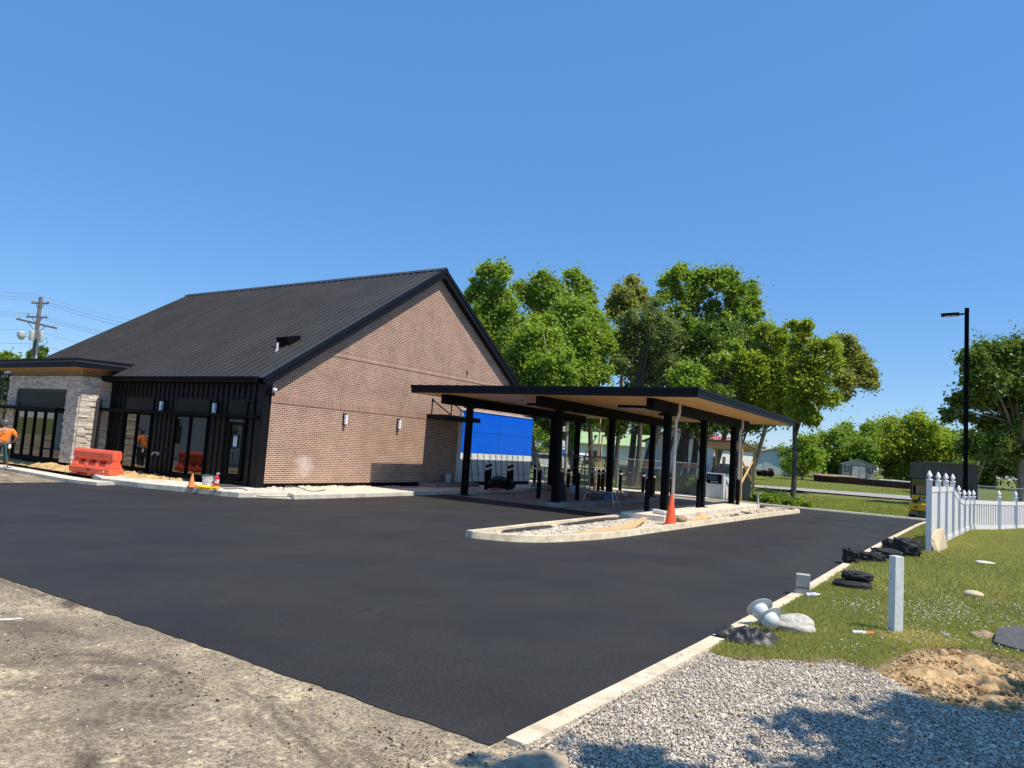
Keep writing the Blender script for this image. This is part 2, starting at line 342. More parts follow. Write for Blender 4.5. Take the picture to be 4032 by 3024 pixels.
# concrete pad and islands under the canopy, road, paths
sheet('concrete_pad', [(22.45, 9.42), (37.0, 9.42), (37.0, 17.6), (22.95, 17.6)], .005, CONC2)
CURBG = mat('pale_kerb', (.50, .47, .40), .9, 0, .18, 3, .2, 80, .25, dirt=((.36, .33, .27), 4))
road = mat('grey_road', (.30, .29, .285), .9, 0, .12, .5, .2, 60)
rp = []; 
def hit(px, py):
    lo, hi = 20., 300.
    for _ in range(40):
        m_ = (lo + hi) / 2; q_ = at(px, py, m_)
        if q_[2] > terr(q_[0], q_[1]): lo = m_
        else: hi = m_
    return at(px, py, lo)
for r1, r2 in ((1923, 1972), (1914, 1957)):
    qa, qb = Vector(hit(2972, r1)), Vector(hit(3578, r2)); dv = (qb - qa).normalized(); rp.append([tuple(qa + dv * s_ + Vector((0, 0, .10))) for s_ in np.linspace(-45, 60, 60)])
mb = MB(); mb.add(rp[0] + rp[1], [(i, i + 1, 61 + i, 60 + i) for i in range(59)]); structure(mb.build('road', road))
mb = MB(); mb.add([(66, 30, terr(66, 30) + .03), (66, 110, terr(66, 110) + .03), (76, 110, terr(76, 110) + .03), (76, 30, terr(76, 30) + .03)], [(0, 1, 2, 3)]); structure(mb.build('car_park', mat('pale_gravel_lot', (.46, .44, .40), .9, 0, .15, 1)))
# kerbs
structure(sweep([(37.05, 1.0, 0), (37.1, 5, 0), (37.1, 11.6, 0)], .42, .06, 0, .05, side=-1).build('kerb', CURBG))
structure(sweep([(37.2, 11.6, 0), (37.2, 24, 0)], 2.3, .07, 0, .02, side=-1).build('pavement', CONC))
mb = sweep([(4.4, 2.70), (6.04, 2.60), (8.03, 2.50), (12.99, 2.32), (18.77, 2.21), (24.76, 2.04), (33, 1.72), (36.6, 1.46)], .17, .035, 0, .0, side=-1); structure(mb.build('kerb', CURBM))
out = smoothpath([(13.12, 9.36), (13.0, 9.2), (13.1, 8.85), (13.35, 8.35), (13.95, 7.86), (15.25, 7.45), (17, 7.2), (20.34, 7.02), (24.57, 6.8), (29.96, 6.45), (33.3, 6.2), (34.2, 6.35), (34.4, 6.8), (34.0, 7.3), (33.3, 7.75)], 4)
structure(sweep(out, .2, .14, 0, .05, side=1).build('kerb', CURBM))
structure(sweep([(13.05, 9.42), (16, 9.44), (19, 9.42), (21.35, 9.40)], .19, .15, 0, .03, side=-1).build('kerb', CURBM))
GRAVM = mat('grey_gravel_bed', (.54, .47, .36), .95, 0, .4, 7, .8, 40)
sheet('gravel_bed', [(13.2, 9.25), (13.3, 8.7), (14, 8.0), (15.3, 7.6), (20.3, 7.15), (25, 6.93), (30, 6.6), (33.3, 6.35), (34.1, 6.8), (33.2, 7.7), (21.3, 9.25)], .07, GRAVM)
structure(MB().prism([(21.3, 7.85, -.04), (21.3, 9.3, -.04), (32.9, 9.3, -.04), (32.9, 7.75, -.04)], (0, 0, .28)).build('canopy_island', CONC, bev=.015))
def roundisland(x0, x1, y0, y1):
    r = (y1 - y0) / 2; c = (y0 + y1) / 2; pts = [(x1, y0, -.03), (x1, y1, -.03)]
    for k in range(13):
        t = math.pi / 2 + math.pi * k / 12; pts.append((x0 + r + r * math.cos(t), c + r * math.sin(t), -.03))
    return MB().prism(pts, (0, 0, .18))
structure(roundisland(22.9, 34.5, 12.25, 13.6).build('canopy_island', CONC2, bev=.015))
# building-side pavements
structure(MB().prism([(15.25, 17.66, -.04), (17.3, 17.6, -.04), (23.3, 17.62, -.04), (33.5, 17.62, -.04), (33.5, 19.85, -.04), (15.9, 19.6, -.04), (15.7, 18.5, -.04)], (0, 0, .19)).build('pavement', CONC, bev=.02))
structure(MB().prism([(14.0, 18.95, -.04), (15.2, 17.75, -.04), (16.2, 18.0, -.04), (16.2, 19.6, -.04), (14.4, 19.2, -.04)], (0, 0, .06)).build('pavement', CONC))
wk = [(12.75, 24.2), (12.9, 23.3), (13.0, 22.4), (13.25, 21.5), (13.6, 20.2), (13.75, 19.2), (13.95, 18.6), (15.75, 18.35), (15.9, 19.95), (15.5, 21.5), (14.6, 23.2), (14.0, 25), (13.6, 26.5)]
structure(MB().prism([(x, y, -.04) for x, y in wk], (0, 0, .20)).build('pavement', CONC, bev=.02))
structure(sweep(smoothpath([(13.0, 38), (12.95, 33), (12.9, 29.3), (12.72, 26.3), (12.62, 24.6), (12.85, 23.4)]), .75, .10, 0, .12, side=-1).build('kerb', CONC))
def bumpy(name, poly, z, amp, m, step=.12, sc=1.3, kind='structure', fall=.3):
    P = np.array(poly); x0, y0 = P.min(0); x1, y1 = P.max(0); xs = np.arange(x0, x1, step); ys = np.arange(y0, y1, step)
    def ins(x, y):
        c = False; j = len(P) - 1
        for i in range(len(P)):
            if (P[i][1] > y) != (P[j][1] > y) and x < (P[j][0] - P[i][0]) * (y - P[i][1]) / (P[j][1] - P[i][1]) + P[i][0]: c = not c
            j = i
        return c
    def edist(x, y):
        best = 9.
        for i in range(len(P)):
            a, b = P[i - 1], P[i]; d = b - a; t = max(0, min(1, ((x - a[0]) * d[0] + (y - a[1]) * d[1]) / (d @ d))); best = min(best, math.hypot(x - a[0] - d[0] * t, y - a[1] - d[1] * t))
        return min(1, best / fall) ** .8
    H = lambda x, y: edist(x, y) * amp * (.5 + .25 * math.sin(x * 3.1 * sc + 1.3 * y) + .2 * math.sin(y * 4.7 * sc - x) + random.uniform(-.35, .35))
    idx = {}; V = []; F = []
    for i, x in enumerate(xs):
        for j, y in enumerate(ys):
            if ins(x, y):
                e = all(ins(x + a, y + b) for a, b in ((step, 0), (-step, 0), (0, step), (0, -step)))
                idx[i, j] = len(V); V.append((x + random.uniform(-.3, .3) * step, y + random.uniform(-.3, .3) * step, z + (H(x, y) if e else -.035)))
    for (i, j) in idx:
        q = [(i, j), (i + 1, j), (i + 1, j + 1), (i, j + 1)]
        if all(k in idx for k in q): F.append([idx[k] for k in q])
    o = npmesh(name, V, F, m); o['kind'] = kind; return o
DIRT = mat('sandy_dirt', (.52, .36, .17), .95, 0, .35, 5, .6, 30, .2, dirt=((.26, .16, .07), 6))
bumpy('dirt_strip', [(13.3, 24.0), (14.7, 23.0), (15.55, 23.2), (15.55, 29.7), (14.4, 29.7), (14.4, 37), (13.6, 37), (13.55, 30)], .10, .16, DIRT, .13)
bumpy('dirt_strip', [(15.7, 19.2), (22.8, 19.75), (22.8, 19.95), (15.7, 19.95)], .15, .10, mat('pale_rubble', (.50, .43, .33), .95, 0, .3, 8, .6, 30), .08)
MB().prism([(14.4, 20.2, .163), (15.5, 20.2, .163), (15.5, 21.3, .163), (14.75, 21.3, .163)], (0, 0, .012)).build('door_mat', mat('rubber_mat', (.06, .06, .065), .9))
tag(bpy.data.objects['door_mat'], 'dark grey rubber mat on the concrete before the door', 'door mat')

# ---------------------------------------------------------------- the bank building
BX, BY = 15.6, 19.91
bank = wthing('bank_building', 'long brown brick building with steep black metal roof and stone entrance bay', 'building', (BX, BY, 0))
AX = 24.35; SL = .653
def rz(x): return 3.86 + SL * ((x - 15.3) if x < AX else (2 * AX - x - 15.3))
xe = 2 * AX - 15.6
MB().prism([(15.66, BY, .3), (xe, BY, .3), (xe, BY, rz(xe) - .2), (AX, BY, rz(AX) - .22), (15.66, BY, rz(15.66) - .2)], (0, .3, 0)).build('brick_wall', BRICK, bank)
MB().box(15.7, xe, BY - .012, BY + .28, .1, .3).build('base_flashing', BLK, bank)
MB().box(15.83, 24.1, BY - .014, BY + .02, 3.045, 3.275).build('soldier_course', SOLD, bank)
MB().box(24.1, 26.55, BY - .014, BY + .02, 3.27, 3.285).build('soldier_course', SOLD, bank)
MB().box(18.35, 30.35, BY - .014, BY + .02, 5.0, 5.235).build('soldier_course', SOLD, bank)
MB().box(15.52, 15.82, BY - .05, BY + .3, .16, 3.70).build('corner_trim', BLK2, bank)
# rear and far walls, dark inside
MB().box(xe - .3, xe, BY + .3, 38.7, .1, 3.7).build('rear_wall', BRICK, bank)
MB().prism([(15.66, 38.7, .3), (xe, 38.7, .3), (xe, 38.7, 3.7), (AX, 38.7, 9.3), (15.66, 38.7, 3.7)], (0, .3, 0)).build('far_gable_wall', BRICK, bank)
# roof
Y0, Y1 = BY - .30, 39.05; R = MB()
t_ = .05
R.prism([(15.28, Y0, rz(15.28)), (AX, Y0, rz(AX)), (2 * AX - 15.28, Y0, rz(15.28)), (2 * AX - 15.28, Y0, rz(15.28) - t_), (AX, Y0, rz(AX) - t_), (15.28, Y0, rz(15.28) - t_)], (0, Y1 - Y0, 0))
y = Y0 + .40
dd = Vector((1, 0, SL)).normalized(); nn = Vector((-SL, 0, 1)).normalized()
while y < Y1 - .1:
    for sgn in (1, -1):
        a = Vector((15.29, y, rz(15.29))); b_ = Vector((AX - .16, y, rz(AX - .16)))
        if sgn < 0: a.x = 2 * AX - a.x; b_.x = 2 * AX - b_.x
        h = Vector((nn.x * sgn, 0, nn.z)) * .052; w = Vector((0, .014, 0))
        R.add([a - w, a + w, b_ + w, b_ - w, a - w + h, a + w + h, b_ + w + h, b_ - w + h], [(4, 5, 6, 7), (0, 1, 5, 4), (2, 3, 7, 6), (1, 2, 6, 5), (3, 0, 4, 7)])
    y += .406
roof = R.build('roof', ROOFM, bank)
rc = MB()
for s in (1, -1): rc.prism([(AX, Y0 - .02, rz(AX) + .075), (AX - .2 * s, Y0 - .02, rz(AX - .2) + .06), (AX - .2 * s, Y0 - .02, rz(AX - .2) + .045), (AX, Y0 - .02, rz(AX) + .055)], (0, Y1 - Y0 + .04, 0))
rc.build('ridge_cap', ROOFM, roof)
for s, nm in ((1, 'rake_trim'), (-1, 'rake_trim')):
    X = lambda x: x if s > 0 else 2 * AX - x
    m_ = MB()
    m_.prism([(X(15.25), Y0 - .02, rz(15.25) + .02), (AX, Y0 - .02, rz(AX) + .03), (AX, Y0 - .02, rz(AX) - .17), (X(15.25), Y0 - .02, rz(15.25) - .16)], (0, .06, 0))
    m_.prism([(X(15.25), Y0 + .012, rz(15.25) - .16), (AX, Y0 + .012, rz(AX) - .17), (AX, Y0 + .012, rz(AX) - .40), (X(15.5), Y0 + .012, rz(15.5) - .40)], (0, .03, 0))
    m_.prism([(X(15.5), Y0 + .04, rz(15.5) - .34), (AX, Y0 + .04, rz(AX) - .36), (AX, Y0 + .04, rz(AX) - .385), (X(15.5), Y0 + .04, rz(15.5) - .37)], (0, .27, 0))
    m_.build(nm, FASC, roof)
g = MB().prism([(15.29, BY + .05, 3.85), (15.13, BY + .05, 3.85), (15.13, BY + .05, 3.74), (15.18, BY + .05, 3.66), (15.29, BY + .05, 3.66)], (0, 9.6, 0)).build('gutter', BLK, bank)
MB().box(15.29, 15.6, BY, 29.6, 3.64, 3.66).build('eave_soffit', BLK, bank)
for yy in (Y0 + .4 + .406 * 39, Y0 + .4 + .406 * 31): MB().prism([(15.32, yy - .03, rz(15.32) + .054), (AX - .2, yy - .03, rz(AX - .2) + .054), (AX - .2, yy - .03, rz(AX - .2) + .060), (15.32, yy - .03, rz(15.32) + .060)], (0, .055, 0)).build('pale_seam', mat('sheen_seam', (.16, .155, .15), .5) if 'sheen_seam' not in bpy.data.materials else bpy.data.materials['sheen_seam'], roof)  # roof sheen painted as paler strips along two seams
hood = MB().prism([(17.42, 21.2, rz(17.42)), (17.32, 21.2, rz(17.42) + .33), (17.95, 21.2, rz(17.95) + .15), (17.95, 21.2, rz(17.95))], (0, .62, 0)).build('roof_vent_hood', BLK, roof)
p = MB(); p.cyl((16.99, 21.29, rz(16.99) - .02), (16.99, 21.29, rz(16.99) + .34), .04, n=12); p.cyl((16.99, 21.29, rz(16.99) - .02), (16.99, 21.29, rz(16.99) + .07), .075, .05, n=12); p.build('vent_pipe', WPIPE, roof)
# black metal front with ribs
FX = 15.6
MB().box(FX + .02, FX + .3, BY + .02, 39.0, .16, 3.66).build('front_wall', BLK2, bank)
ribs = None; y = 20.1
OP = [(20.72, 21.86, .25, 3.08), (22.86, 24.92, .25, 3.08), (26.42, 28.34, .25, 3.08)]
while y < 38.8:
    if not (29.5 < y < 35.9):
        segs = [(.2, 3.64)]
        for a, b_, z0, z1 in OP:
            if a - .05 < y + .07 < b_ + .05: segs = [(3.1, 3.64)]
        ribs = MB()
        for z0, z1 in segs: ribs.prism([(FX + .025, y, z0), (FX - .03, y + .02, z0), (FX - .03, y + .13, z0), (FX + .025, y + .15, z0)], (0, 0, z1 - z0))
        ribs.build('cladding_rib', BLK2, bank)
    y += .30

MB().box(FX - .06, FX + .05, 20.0, 29.6, .12, .22).build('base_flashing', BLK, bank)
def fbox(mb, y0, y1, z0, z1, x0=-.04, x1=.05): return mb.box(FX + x0, FX + x1, y0, y1, z0, z1)
def window(y0, y1, z0, z1, nm, mulls, x=FX, label=None):
    f = MB(); w = .055
    f.box(x - .05, x + .05, y0, y0 + w, z0, z1); f.box(x - .05, x + .05, y1 - w, y1, z0, z1); f.box(x - .05, x + .05, y0, y1, z0, z0 + w * 1.6); f.box(x - .05, x + .05, y0, y1, z1 - w, z1)
    for q in mulls: f.box(x - .05, x + .05, q - .045, q + .045, z0 + w, z1 - w)
    o = f.build(nm, BLK, bank)
    ys_ = [y0 + w] + sum([[q - .045, q + .045] for q in mulls], []) + [y1 - w]
    for a, b_ in zip(ys_[::2], ys_[1::2]): MB().quad((x, a, z0 + w * 1.6), (x, b_, z0 + w * 1.6), (x, b_, z1 - w), (x, a, z1 - w)).build('pane', GLASS, o)
    return o
PANEL = mat('dark_spandrel_metal', (.006, .010, .013), .4, 0, .1, 1, spec=.2)
for (y0, y1) in ((22.88, 24.90), (26.44, 28.32)):
    window(y0, y1, .26, 2.44, 'window', [(y0 + y1) / 2 + .05])
    MB().box(FX - .03, FX + .05, y0, y1, 2.58, 3.05).build('spandrel_panel', PANEL, bank)
dr = window(20.76, 21.84, .30, 2.46, 'door', [])
dd_ = MB(); dd_.box(FX - .035, FX + .02, 20.82, 20.93, .38, 2.3); dd_.box(FX - .035, FX + .02, 21.55, 21.78, .38, 2.3); dd_.box(FX - .035, FX + .02, 20.93, 21.55, .38, .53); dd_.box(FX - .035, FX + .02, 20.93, 21.55, 2.2, 2.3); dd_.build('door_leaf', BLK, dr)
hd = MB(); hd.tube([(FX - .04, 21.50, 1.25), (FX - .12, 21.50, 1.25), (FX - .12, 21.50, .95), (FX - .04, 21.50, .95)], .014); hd.build('door_handle', BLK, dr)
nt_ = MB().box(FX - .047, FX - .042, 21.12, 21.32, 1.45, 1.85).build('paper_notice', WHITE, bank)
for k in range(4): MB().box(FX - .049, FX - .047, 21.15 + .02 * (k % 2), 21.29 - .015 * k, 1.76 - k * .075, 1.785 - k * .075).build('printed_line', BLK, nt_)
BT = mat('blue_tape', (.03, .10, .45), .6)
for z0 in (1.43, 1.81): MB().box(FX - .05, FX - .046, 21.10, 21.34, z0, z0 + .055).build('blue_tape', BT, nt_)
MB().box(FX - .03, FX + .05, 20.78, 21.80, 2.58, 3.05).build('spandrel_panel', PANEL, bank)
fn = MB(); fn.box(FX - .42, FX - .02, 20.12, 29.66, 2.455, 2.57); fn.build('sunshade_ledge', BLK, bank)
def sconce(par, c, ax):                             # body plate and glowing-white lens
    x, y_, z = c; s = MB(); l = MB()
    if ax == 'x': s.box(x - .05, x, y_ - .08, y_ + .08, z - .22, z + .22); l.box(x - .15, x - .05, y_ - .065, y_ + .065, z - .19, z + .17)
    else: s.box(x - .08, x + .08, y_ - .05, y_, z - .22, z + .22); l.box(x - .06, x + .06, y_ - .15, y_ - .05, z - .19, z + .17)
    o = s.build('wall_light', BLK, par); l.build('light_lens', LENS, o, bev=.012)
    return o
for yy in (25.72, 22.45): sconce(bank, (FX - .03, yy, 2.76), 'x')
for xx in (19.27, 22.30): sconce(bank, (xx, BY, 2.70), 'y')
sc = MB(); sc.lathe([(.0, -.09), (.055, -.07), (.08, -.02), (.085, .03), (.06, .07), (0, .085)], (15.78, BY - .22, 3.45), 14); so_ = sc.build('security_camera', mat('camera_shell', (.66, .66, .67), .3), bank, 'all')
MB().tube([(15.76, BY - .05, 3.28), (15.77, BY - .20, 3.28), (15.78, BY - .22, 3.37)], .03).build('camera_bracket', BLK, so_)
MB().box(26.80, 26.85, BY - .06, BY + .01, 5.30, 5.52).build('wall_bracket', RUST, bank)
MB().box(25.12, 25.46, BY - .06, BY + .01, 1.42, 1.72).build('wall_hatch', mat('grey_hatch', (.25, .24, .23), .6), bank, bev=.01)
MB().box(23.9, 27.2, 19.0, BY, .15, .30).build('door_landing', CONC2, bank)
# flat awning over the landing, hung on rods
aw = MB().box(24.13, 26.62, 18.78, BY + .01, 3.06, 3.27).build('wall_awning', FASC, bank)
for xa in (24.45, 25.85):
    rod = MB(); rod.tube([(xa, BY, 3.92), (xa, 18.85, 3.29)], .028); rod.tube([(xa, BY - .02, 3.92), (xa, BY - .02, 3.27)], .018); rod.box(xa - .05, xa + .05, BY - .04, BY, 3.84, 3.98); rod.build('hanging_rod', BLK, aw)
# blue panels over printed white film at the far end of the gable
BLUE = mat('bright_blue_panel', (.0, .125, .80), .3, 0, .05, 1.2, spec=.4)
FILM = mat('white_protective_film', (.72, .76, .78), .45, 0, .07, 2)
GAP = mat('panel_joint', (.02, .05, .2), .6)
bp = MB().box(26.55, 32.95, 19.78, BY, .3, 3.63).build('panel_backing', GAP, bank)
for (a, b_) in ((26.56, 29.69), (29.71, 32.94)):
    for (z0, z1) in ((1.66, 2.645), (2.66, 3.62)): MB().box(a, b_, 19.76, 19.79, z0, z1).build('blue_panel', BLUE, bank)
    for (z0, z1) in ((.32, .665), (.68, 1.65)): MB().box(a, b_, 19.757, 19.79, z0, z1).build('film_panel', FILM, bank)
MB().box(26.50, 26.555, 19.74, BY, .3, 3.66).build('panel_edge_trim', mat('white_edge', (.7, .71, .75), .5), bank)
MB().box(26.55, 32.95, 19.73, BY, 3.635, 3.68).build('panel_edge_trim', mat('white_edge_top', (.7, .71, .75), .5), bank)
items = []
for k in range(12):
    xk = 26.95 + k * .52
    items.append(('REYNOBOND', .135, frame((xk + .05, 19.754, .98), (.28, 0, -1), (1, 0, .28))))
    items.append(('REY', .135, frame((xk - .02, 19.754, 1.52), (.28, 0, -1), (1, 0, .28)))); items.append(('NOBOND', .12, frame((xk + .16, 19.754, .50), (.28, 0, -1), (1, 0, .28))))
items = [it for it in items if it[2][0][3] < 32.6]
GP = mat('grey_print', (.10, .11, .12), .6)
for it in items: textmesh('film_lettering', [it], GP, bank)
# stone entrance bay
SX, SY0, SY1 = 14.45, 29.66, 35.75
STONE = mat('split_face_stone', (.58, .53, .455), .9, 0, .2, 9, .6, 30, .2, island=.2)
MB().box(SX + .12, FX + .3, SY0 + .03, SY1, .3, 3.78).build('bay_core', CONC2, bank)
st = MB(); WY0, WY1, WZ1 = 30.62, 34.98, 3.12; z = .30
while z < 3.76:
    h = random.choice([.075, .095, .115]); h = min(h, 3.78 - z)
    for face in ('f', 's'):
        p = SY0 - .02 if face == 'f' else SX - .02; end = SY1 if face == 'f' else FX
        while p < end:
            l = random.uniform(.18, .48); q = min(p + l, end); o = random.uniform(.0, .05)
            if face == 'f':
                spans = [(p, q)]
                if z < WZ1: spans = [(p, min(q, WY0)), (max(p, WY1), q)]
                for a, b_ in spans:
                    if b_ - a > .04: st.obox((SX - .01 - o / 2, (a + b_) / 2, z + h / 2), (.08 + o, b_ - a - .006, h - .006), Quaternion((0, 1, 0), random.uniform(-.05, .05)))
            else: st.obox(((p + q) / 2, SY0 - .01 - o / 2, z + h / 2), (q - p - .006, .08 + o, h - .006), Quaternion((1, 0, 0), random.uniform(-.06, .06)))
            p = q
    z += h
st.build('stone_wall', STONE, bank)
bw = window(WY0, WY1, .32, 2.30, 'window', [WY0 + (WY1 - WY0) * k / 5 for k in (1, 2, 3, 4)], SX + .03)
MB().box(SX - .02, SX + .05, WY0, WY1, 2.55, 3.12).build('spandrel_panel', PANEL, bank)
MB().box(SX - .45, SX - .03, WY0 - .02, SY1 + 1.5, 2.32, 2.46).build('sunshade_ledge', BLK, bank)
MB().box(SX - .06, SX + .05, WY0, WY1, .14, .32).build('base_flashing', BLK, bank)
MB().box(SX - .02, FX + .3, SY0 + .02, SY1, 3.78, 3.94).build('fascia_board', mat('olive_board', (.22, .19, .11), .8, 0, .2, 5), bank)
MB().box(SX, FX + .3, SY0 + .05, SY1, 3.94, 4.08).build('timber_band', mat('cedar_board', (.46, .25, .10), .7, 0, .25, 6), bank)
pr = MB(); pr.prism([(13.83, 29.05, 4.06), (16.6, 29.05, 4.10), (16.6, 29.05, 4.47), (13.83, 29.05, 4.42)], (0, 9.0, 0)); prf = pr.build('bay_roof', FASC, bank)
MB().quad((13.87, 29.1, 4.057), (16.5, 29.1, 4.095), (16.5, 38, 4.095), (13.87, 38, 4.057)).build('bay_soffit', mat('timber_soffit', (.50, .32, .15), .7, 0, .15, 4), prf)
lp = MB(); lp.box(13.81, 13.84, 29.03, 38.05, 4.28, 4.30); lp.box(13.81, 16.6, 29.03, 29.06, 4.285, 4.305); lp.build('fascia_line', mat('trim_highlight', (.12, .13, .15), .4), prf)
ds = MB(); ds.tube([(15.1, 29.5, 2.95), (15.08, 29.5, 1.6), (15.08, 29.5, .75), (14.98, 29.42, .35)], .07, 10); ds.tube([(15.22, 29.53, 2.9), (15.2, 29.53, .8)], .045); ds.build('downpipe', mat('dark_pipe', (.055, .05, .05), .4), bank)
# hose tap on the black front
ta = MB(); ta.box(FX - .1, FX - .03, 25.66, 25.74, .9, 1.02); ta.tube([(FX - .1, 25.70, .98), (FX - .18, 25.75, 1.0), (FX - .2, 25.85, .95), (FX - .2, 25.85, .88)], .03); ta.build('hose_tap', GALV, bank)

# ---------------------------------------------------------------- drive-through canopy
CX0, CX1, CY0, CY1, CZ0, CZ1 = 21.05, 35.4, 6.9, 18.18, 3.92, 4.22
can = wthing('drive_through_canopy', 'flat black drive-through canopy with timber soffit on dark steel columns', 'canopy', (28, 12.7, 0))
def soffit():
    m, t, b = newmat('timber_plank_soffit'); b.inputs['Roughness'].default_value = .55; tc = N(t, 'ShaderNodeTexCoord', name='TC')
    wv = N(t, 'ShaderNodeTexWave'); wv.bands_direction = 'X'; wv.inputs['Scale'].default_value = 2.6; t.links.new(tc.outputs['Object'], wv.inputs[0])
    mp = N(t, 'ShaderNodeMapping'); mp.inputs['Scale'].default_value = (7, .5, 1); t.links.new(tc.outputs['Object'], mp.inputs[0])
    c = ramp(t, noise(t, 2, 5, mp.outputs[0]), [(.3, (.70, .37, .115)), (.7, (.86, .50, .18))]); c = mix(t, ramp(t, wv.outputs['Fac'], [(0, (.75,) * 3), (.12, (0, 0, 0))]), c, (.30, .17, .07)); t.links.new(c, b.inputs['Base Color']); return m
rf = MB().box(CX0, CX1, CY0, CY1, CZ0 + .03, CZ1 - .02).build('canopy_roof', FASC, can)
fa = MB()
for z0, z1, o in ((CZ0, CZ0 + .14, .0), (CZ0 + .15, CZ0 + .22, .015), (CZ0 + .22, CZ1, .03)):
    fa.box(CX0 - .03 - o, CX0, CY0 - .03 - o, CY1 + .03 + o, z0, z1); fa.box(CX1, CX1 + .03 + o, CY0 - .03 - o, CY1 + .03 + o, z0, z1)
    fa.box(CX0, CX1, CY0 - .03 - o, CY0, z0, z1); fa.box(CX0, CX1, CY1, CY1 + .03 + o, z0, z1)
fa.build('fascia', FASC, can)
MB().box(CX0 + .005, CX1 - .005, CY0 + .005, CY1 - .005, CZ0 + .01, CZ0 + .03).build('soffit', soffit(), can)
MB().box(27.2, 34.5, 17.0, 18.2, CZ1 - .01, CZ1 + .02).build('unfinished_roof_edge', mat('bare_flashing', (.45, .44, .42), .5), rf)
BEY = (8.62, 12.78, 17.05)
for y in BEY: MB().box(21.62, 33.6, y - .13, y + .13, 3.56, CZ0 + .012).build('beam', BLK, can)
def column(x, y, z0):
    c = MB(); c.box(x - .11, x + .11, y - .11, y - .085, z0, 3.57); c.box(x - .11, x + .11, y + .085, y + .11, z0, 3.57); c.box(x - .085, x + .085, y - .085, y + .085, z0, 3.57); c.box(x - .2, x + .2, y - .17, y + .17, 3.53, 3.56); c.box(x - .2, x + .2, y - .2, y + .2, z0, z0 + .02)
    return c.build('column', BLK, can)
for x, y, z in ((23.3, BEY[0], .24), (27.3, BEY[0], .24), (31.5, BEY[0], .24), (23.2, BEY[1], .15), (27.9, BEY[1], .15), (32.6, BEY[1], .15), (23.45, BEY[2] + .05, .0), (30.4, BEY[2], .0), (33.0, BEY[2], .0)): column(x, y, z)
for x, y, z in ((23.5, BEY[0] - .3, .24), (31.7, BEY[0] - .3, .24)):
    MB().tube([(x + .12, y + .02, 3.95), (x + .12, y + .02, 3.62), (x + .05, y + .02, 3.5), (x, y + .08, 3.35), (x, y + .08, z)], .055, 12).build('downpipe', WPIPE, can, 'all')
MB().tube([(30.25, BEY[2] - .2, 3.5), (30.62, BEY[2] - .2, 3.4), (30.62, BEY[2] - .2, 1.0), (30.62, BEY[2] - .2, .1)], .055, 12).build('downpipe', mat('grey_pipe', (.40, .39, .38), .5), can, 'all')
for x, y in ((25.4, 14.9), (25.2, 10.7), (29.5, 10.7), (29.6, 14.9)): 
    o = MB().box(x - .14, x + .14, y - .6, y + .6, CZ0 - .09, CZ0 + .012).build('strip_light', BLK, can); MB().box(x - .16, x + .16, y - .62, y + .62, CZ0 - .1, CZ0 - .088).build('light_rim', GALV, o)
MB().tube([(23.4, 14.6, CZ0), (23.42, 14.6, 3.8), (23.3, 14.7, 3.45)], .008).build('loose_wire', BLK, can)
# ---------------------------------------------------------------- bollards, cones, small things near the building
def revolve(name, prof, m, parent, n=16, c=(0, 0, 0)): return MB().lathe(prof, c, n).build(name, m, parent, True)
def make_bollard(label, band=True):
    o = thing('bollard', label, 'bollard', group='steel bollards under the canopy')
    revolve('post', [(.085, 0), (.085, .98), (.075, 1.04), (.045, 1.08), (.0, 1.09)], BLK, o)
    if band: revolve('reflective_band', [(.0865, .86), (.0865, .945)], BAND, o)
    return o
bp_ = None; bb_ = None
BOLL = [(1836, 1927, .15, 1, 'banded bollard pressed against the left front canopy column'), (1913, 1928, .15, 1, 'banded bollard in front of the white film, second from the left front column'),
        (1925, 1917, .15, 1, 'banded bollard half hidden behind the second bollard from the left front column'), (1999, 1930, .15, 1, 'banded bollard in front of the white film, nearest the wooden pallet'),
        (2011, 1919, .15, 1, 'banded bollard half hidden behind the one nearest the pallet'), (2103, 1911, .12, 1, 'banded bollard just right of the rear left canopy column'),
        (2119, 1963, .15, 0, 'plain black bollard beside the blue paint pail on the middle island'), (2271, 1970, .15, 0, 'plain black bollard beside the work platform on the middle island'),
        (2235, 1935, .1, 1, 'banded bollard in front of the scaffold frame'), (2330, 1918, .05, 1, 'banded bollard behind the wooden stepladder'), (2355, 1933, .12, 1, 'wide pair bollard, left one, behind the work platform'),
        (2371, 1931, .12, 1, 'wide pair bollard, right one, behind the work platform'), (2441, 1931, .1, 1, 'banded bollard right of the middle canopy column'), (2477, 1918, .08, 1, 'banded bollard by the chain-link fence left end'),
        (2531, 1938, .1, 1, 'banded bollard left of the pair before the chain-link fence'), (2553, 1952, .12, 1, 'banded bollard, left of the pair before the chain-link fence'), (2572, 1945, .1, 1, 'banded bollard, right of the pair before the chain-link fence'),
        (2643, 1950, .08, 1, 'banded bollard showing behind the tall orange cone'), (2546, 2013, .24, 0, 'plain black bollard on the front island left of the white downpipe'),
        (2748, 1999, .24, 0, 'plain black bollard on the front island between two columns'), (2903, 1987, .24, 0, 'plain black bollard on the front island beside the white kiosk')]
for px, py, z, band, lab in BOLL:
    x, y = gnd(px, py, z)
    if band:
        if bb_ is None: bb_ = make_bollard(lab); bb_.location = (x, y, z)
        else: dup(bb_, (x, y, z), 0, lab)
    else:
        if bp_ is None: bp_ = make_bollard(lab, False); bp_.location = (x, y, z)
        else: dup(bp_, (x, y, z), 0, lab)
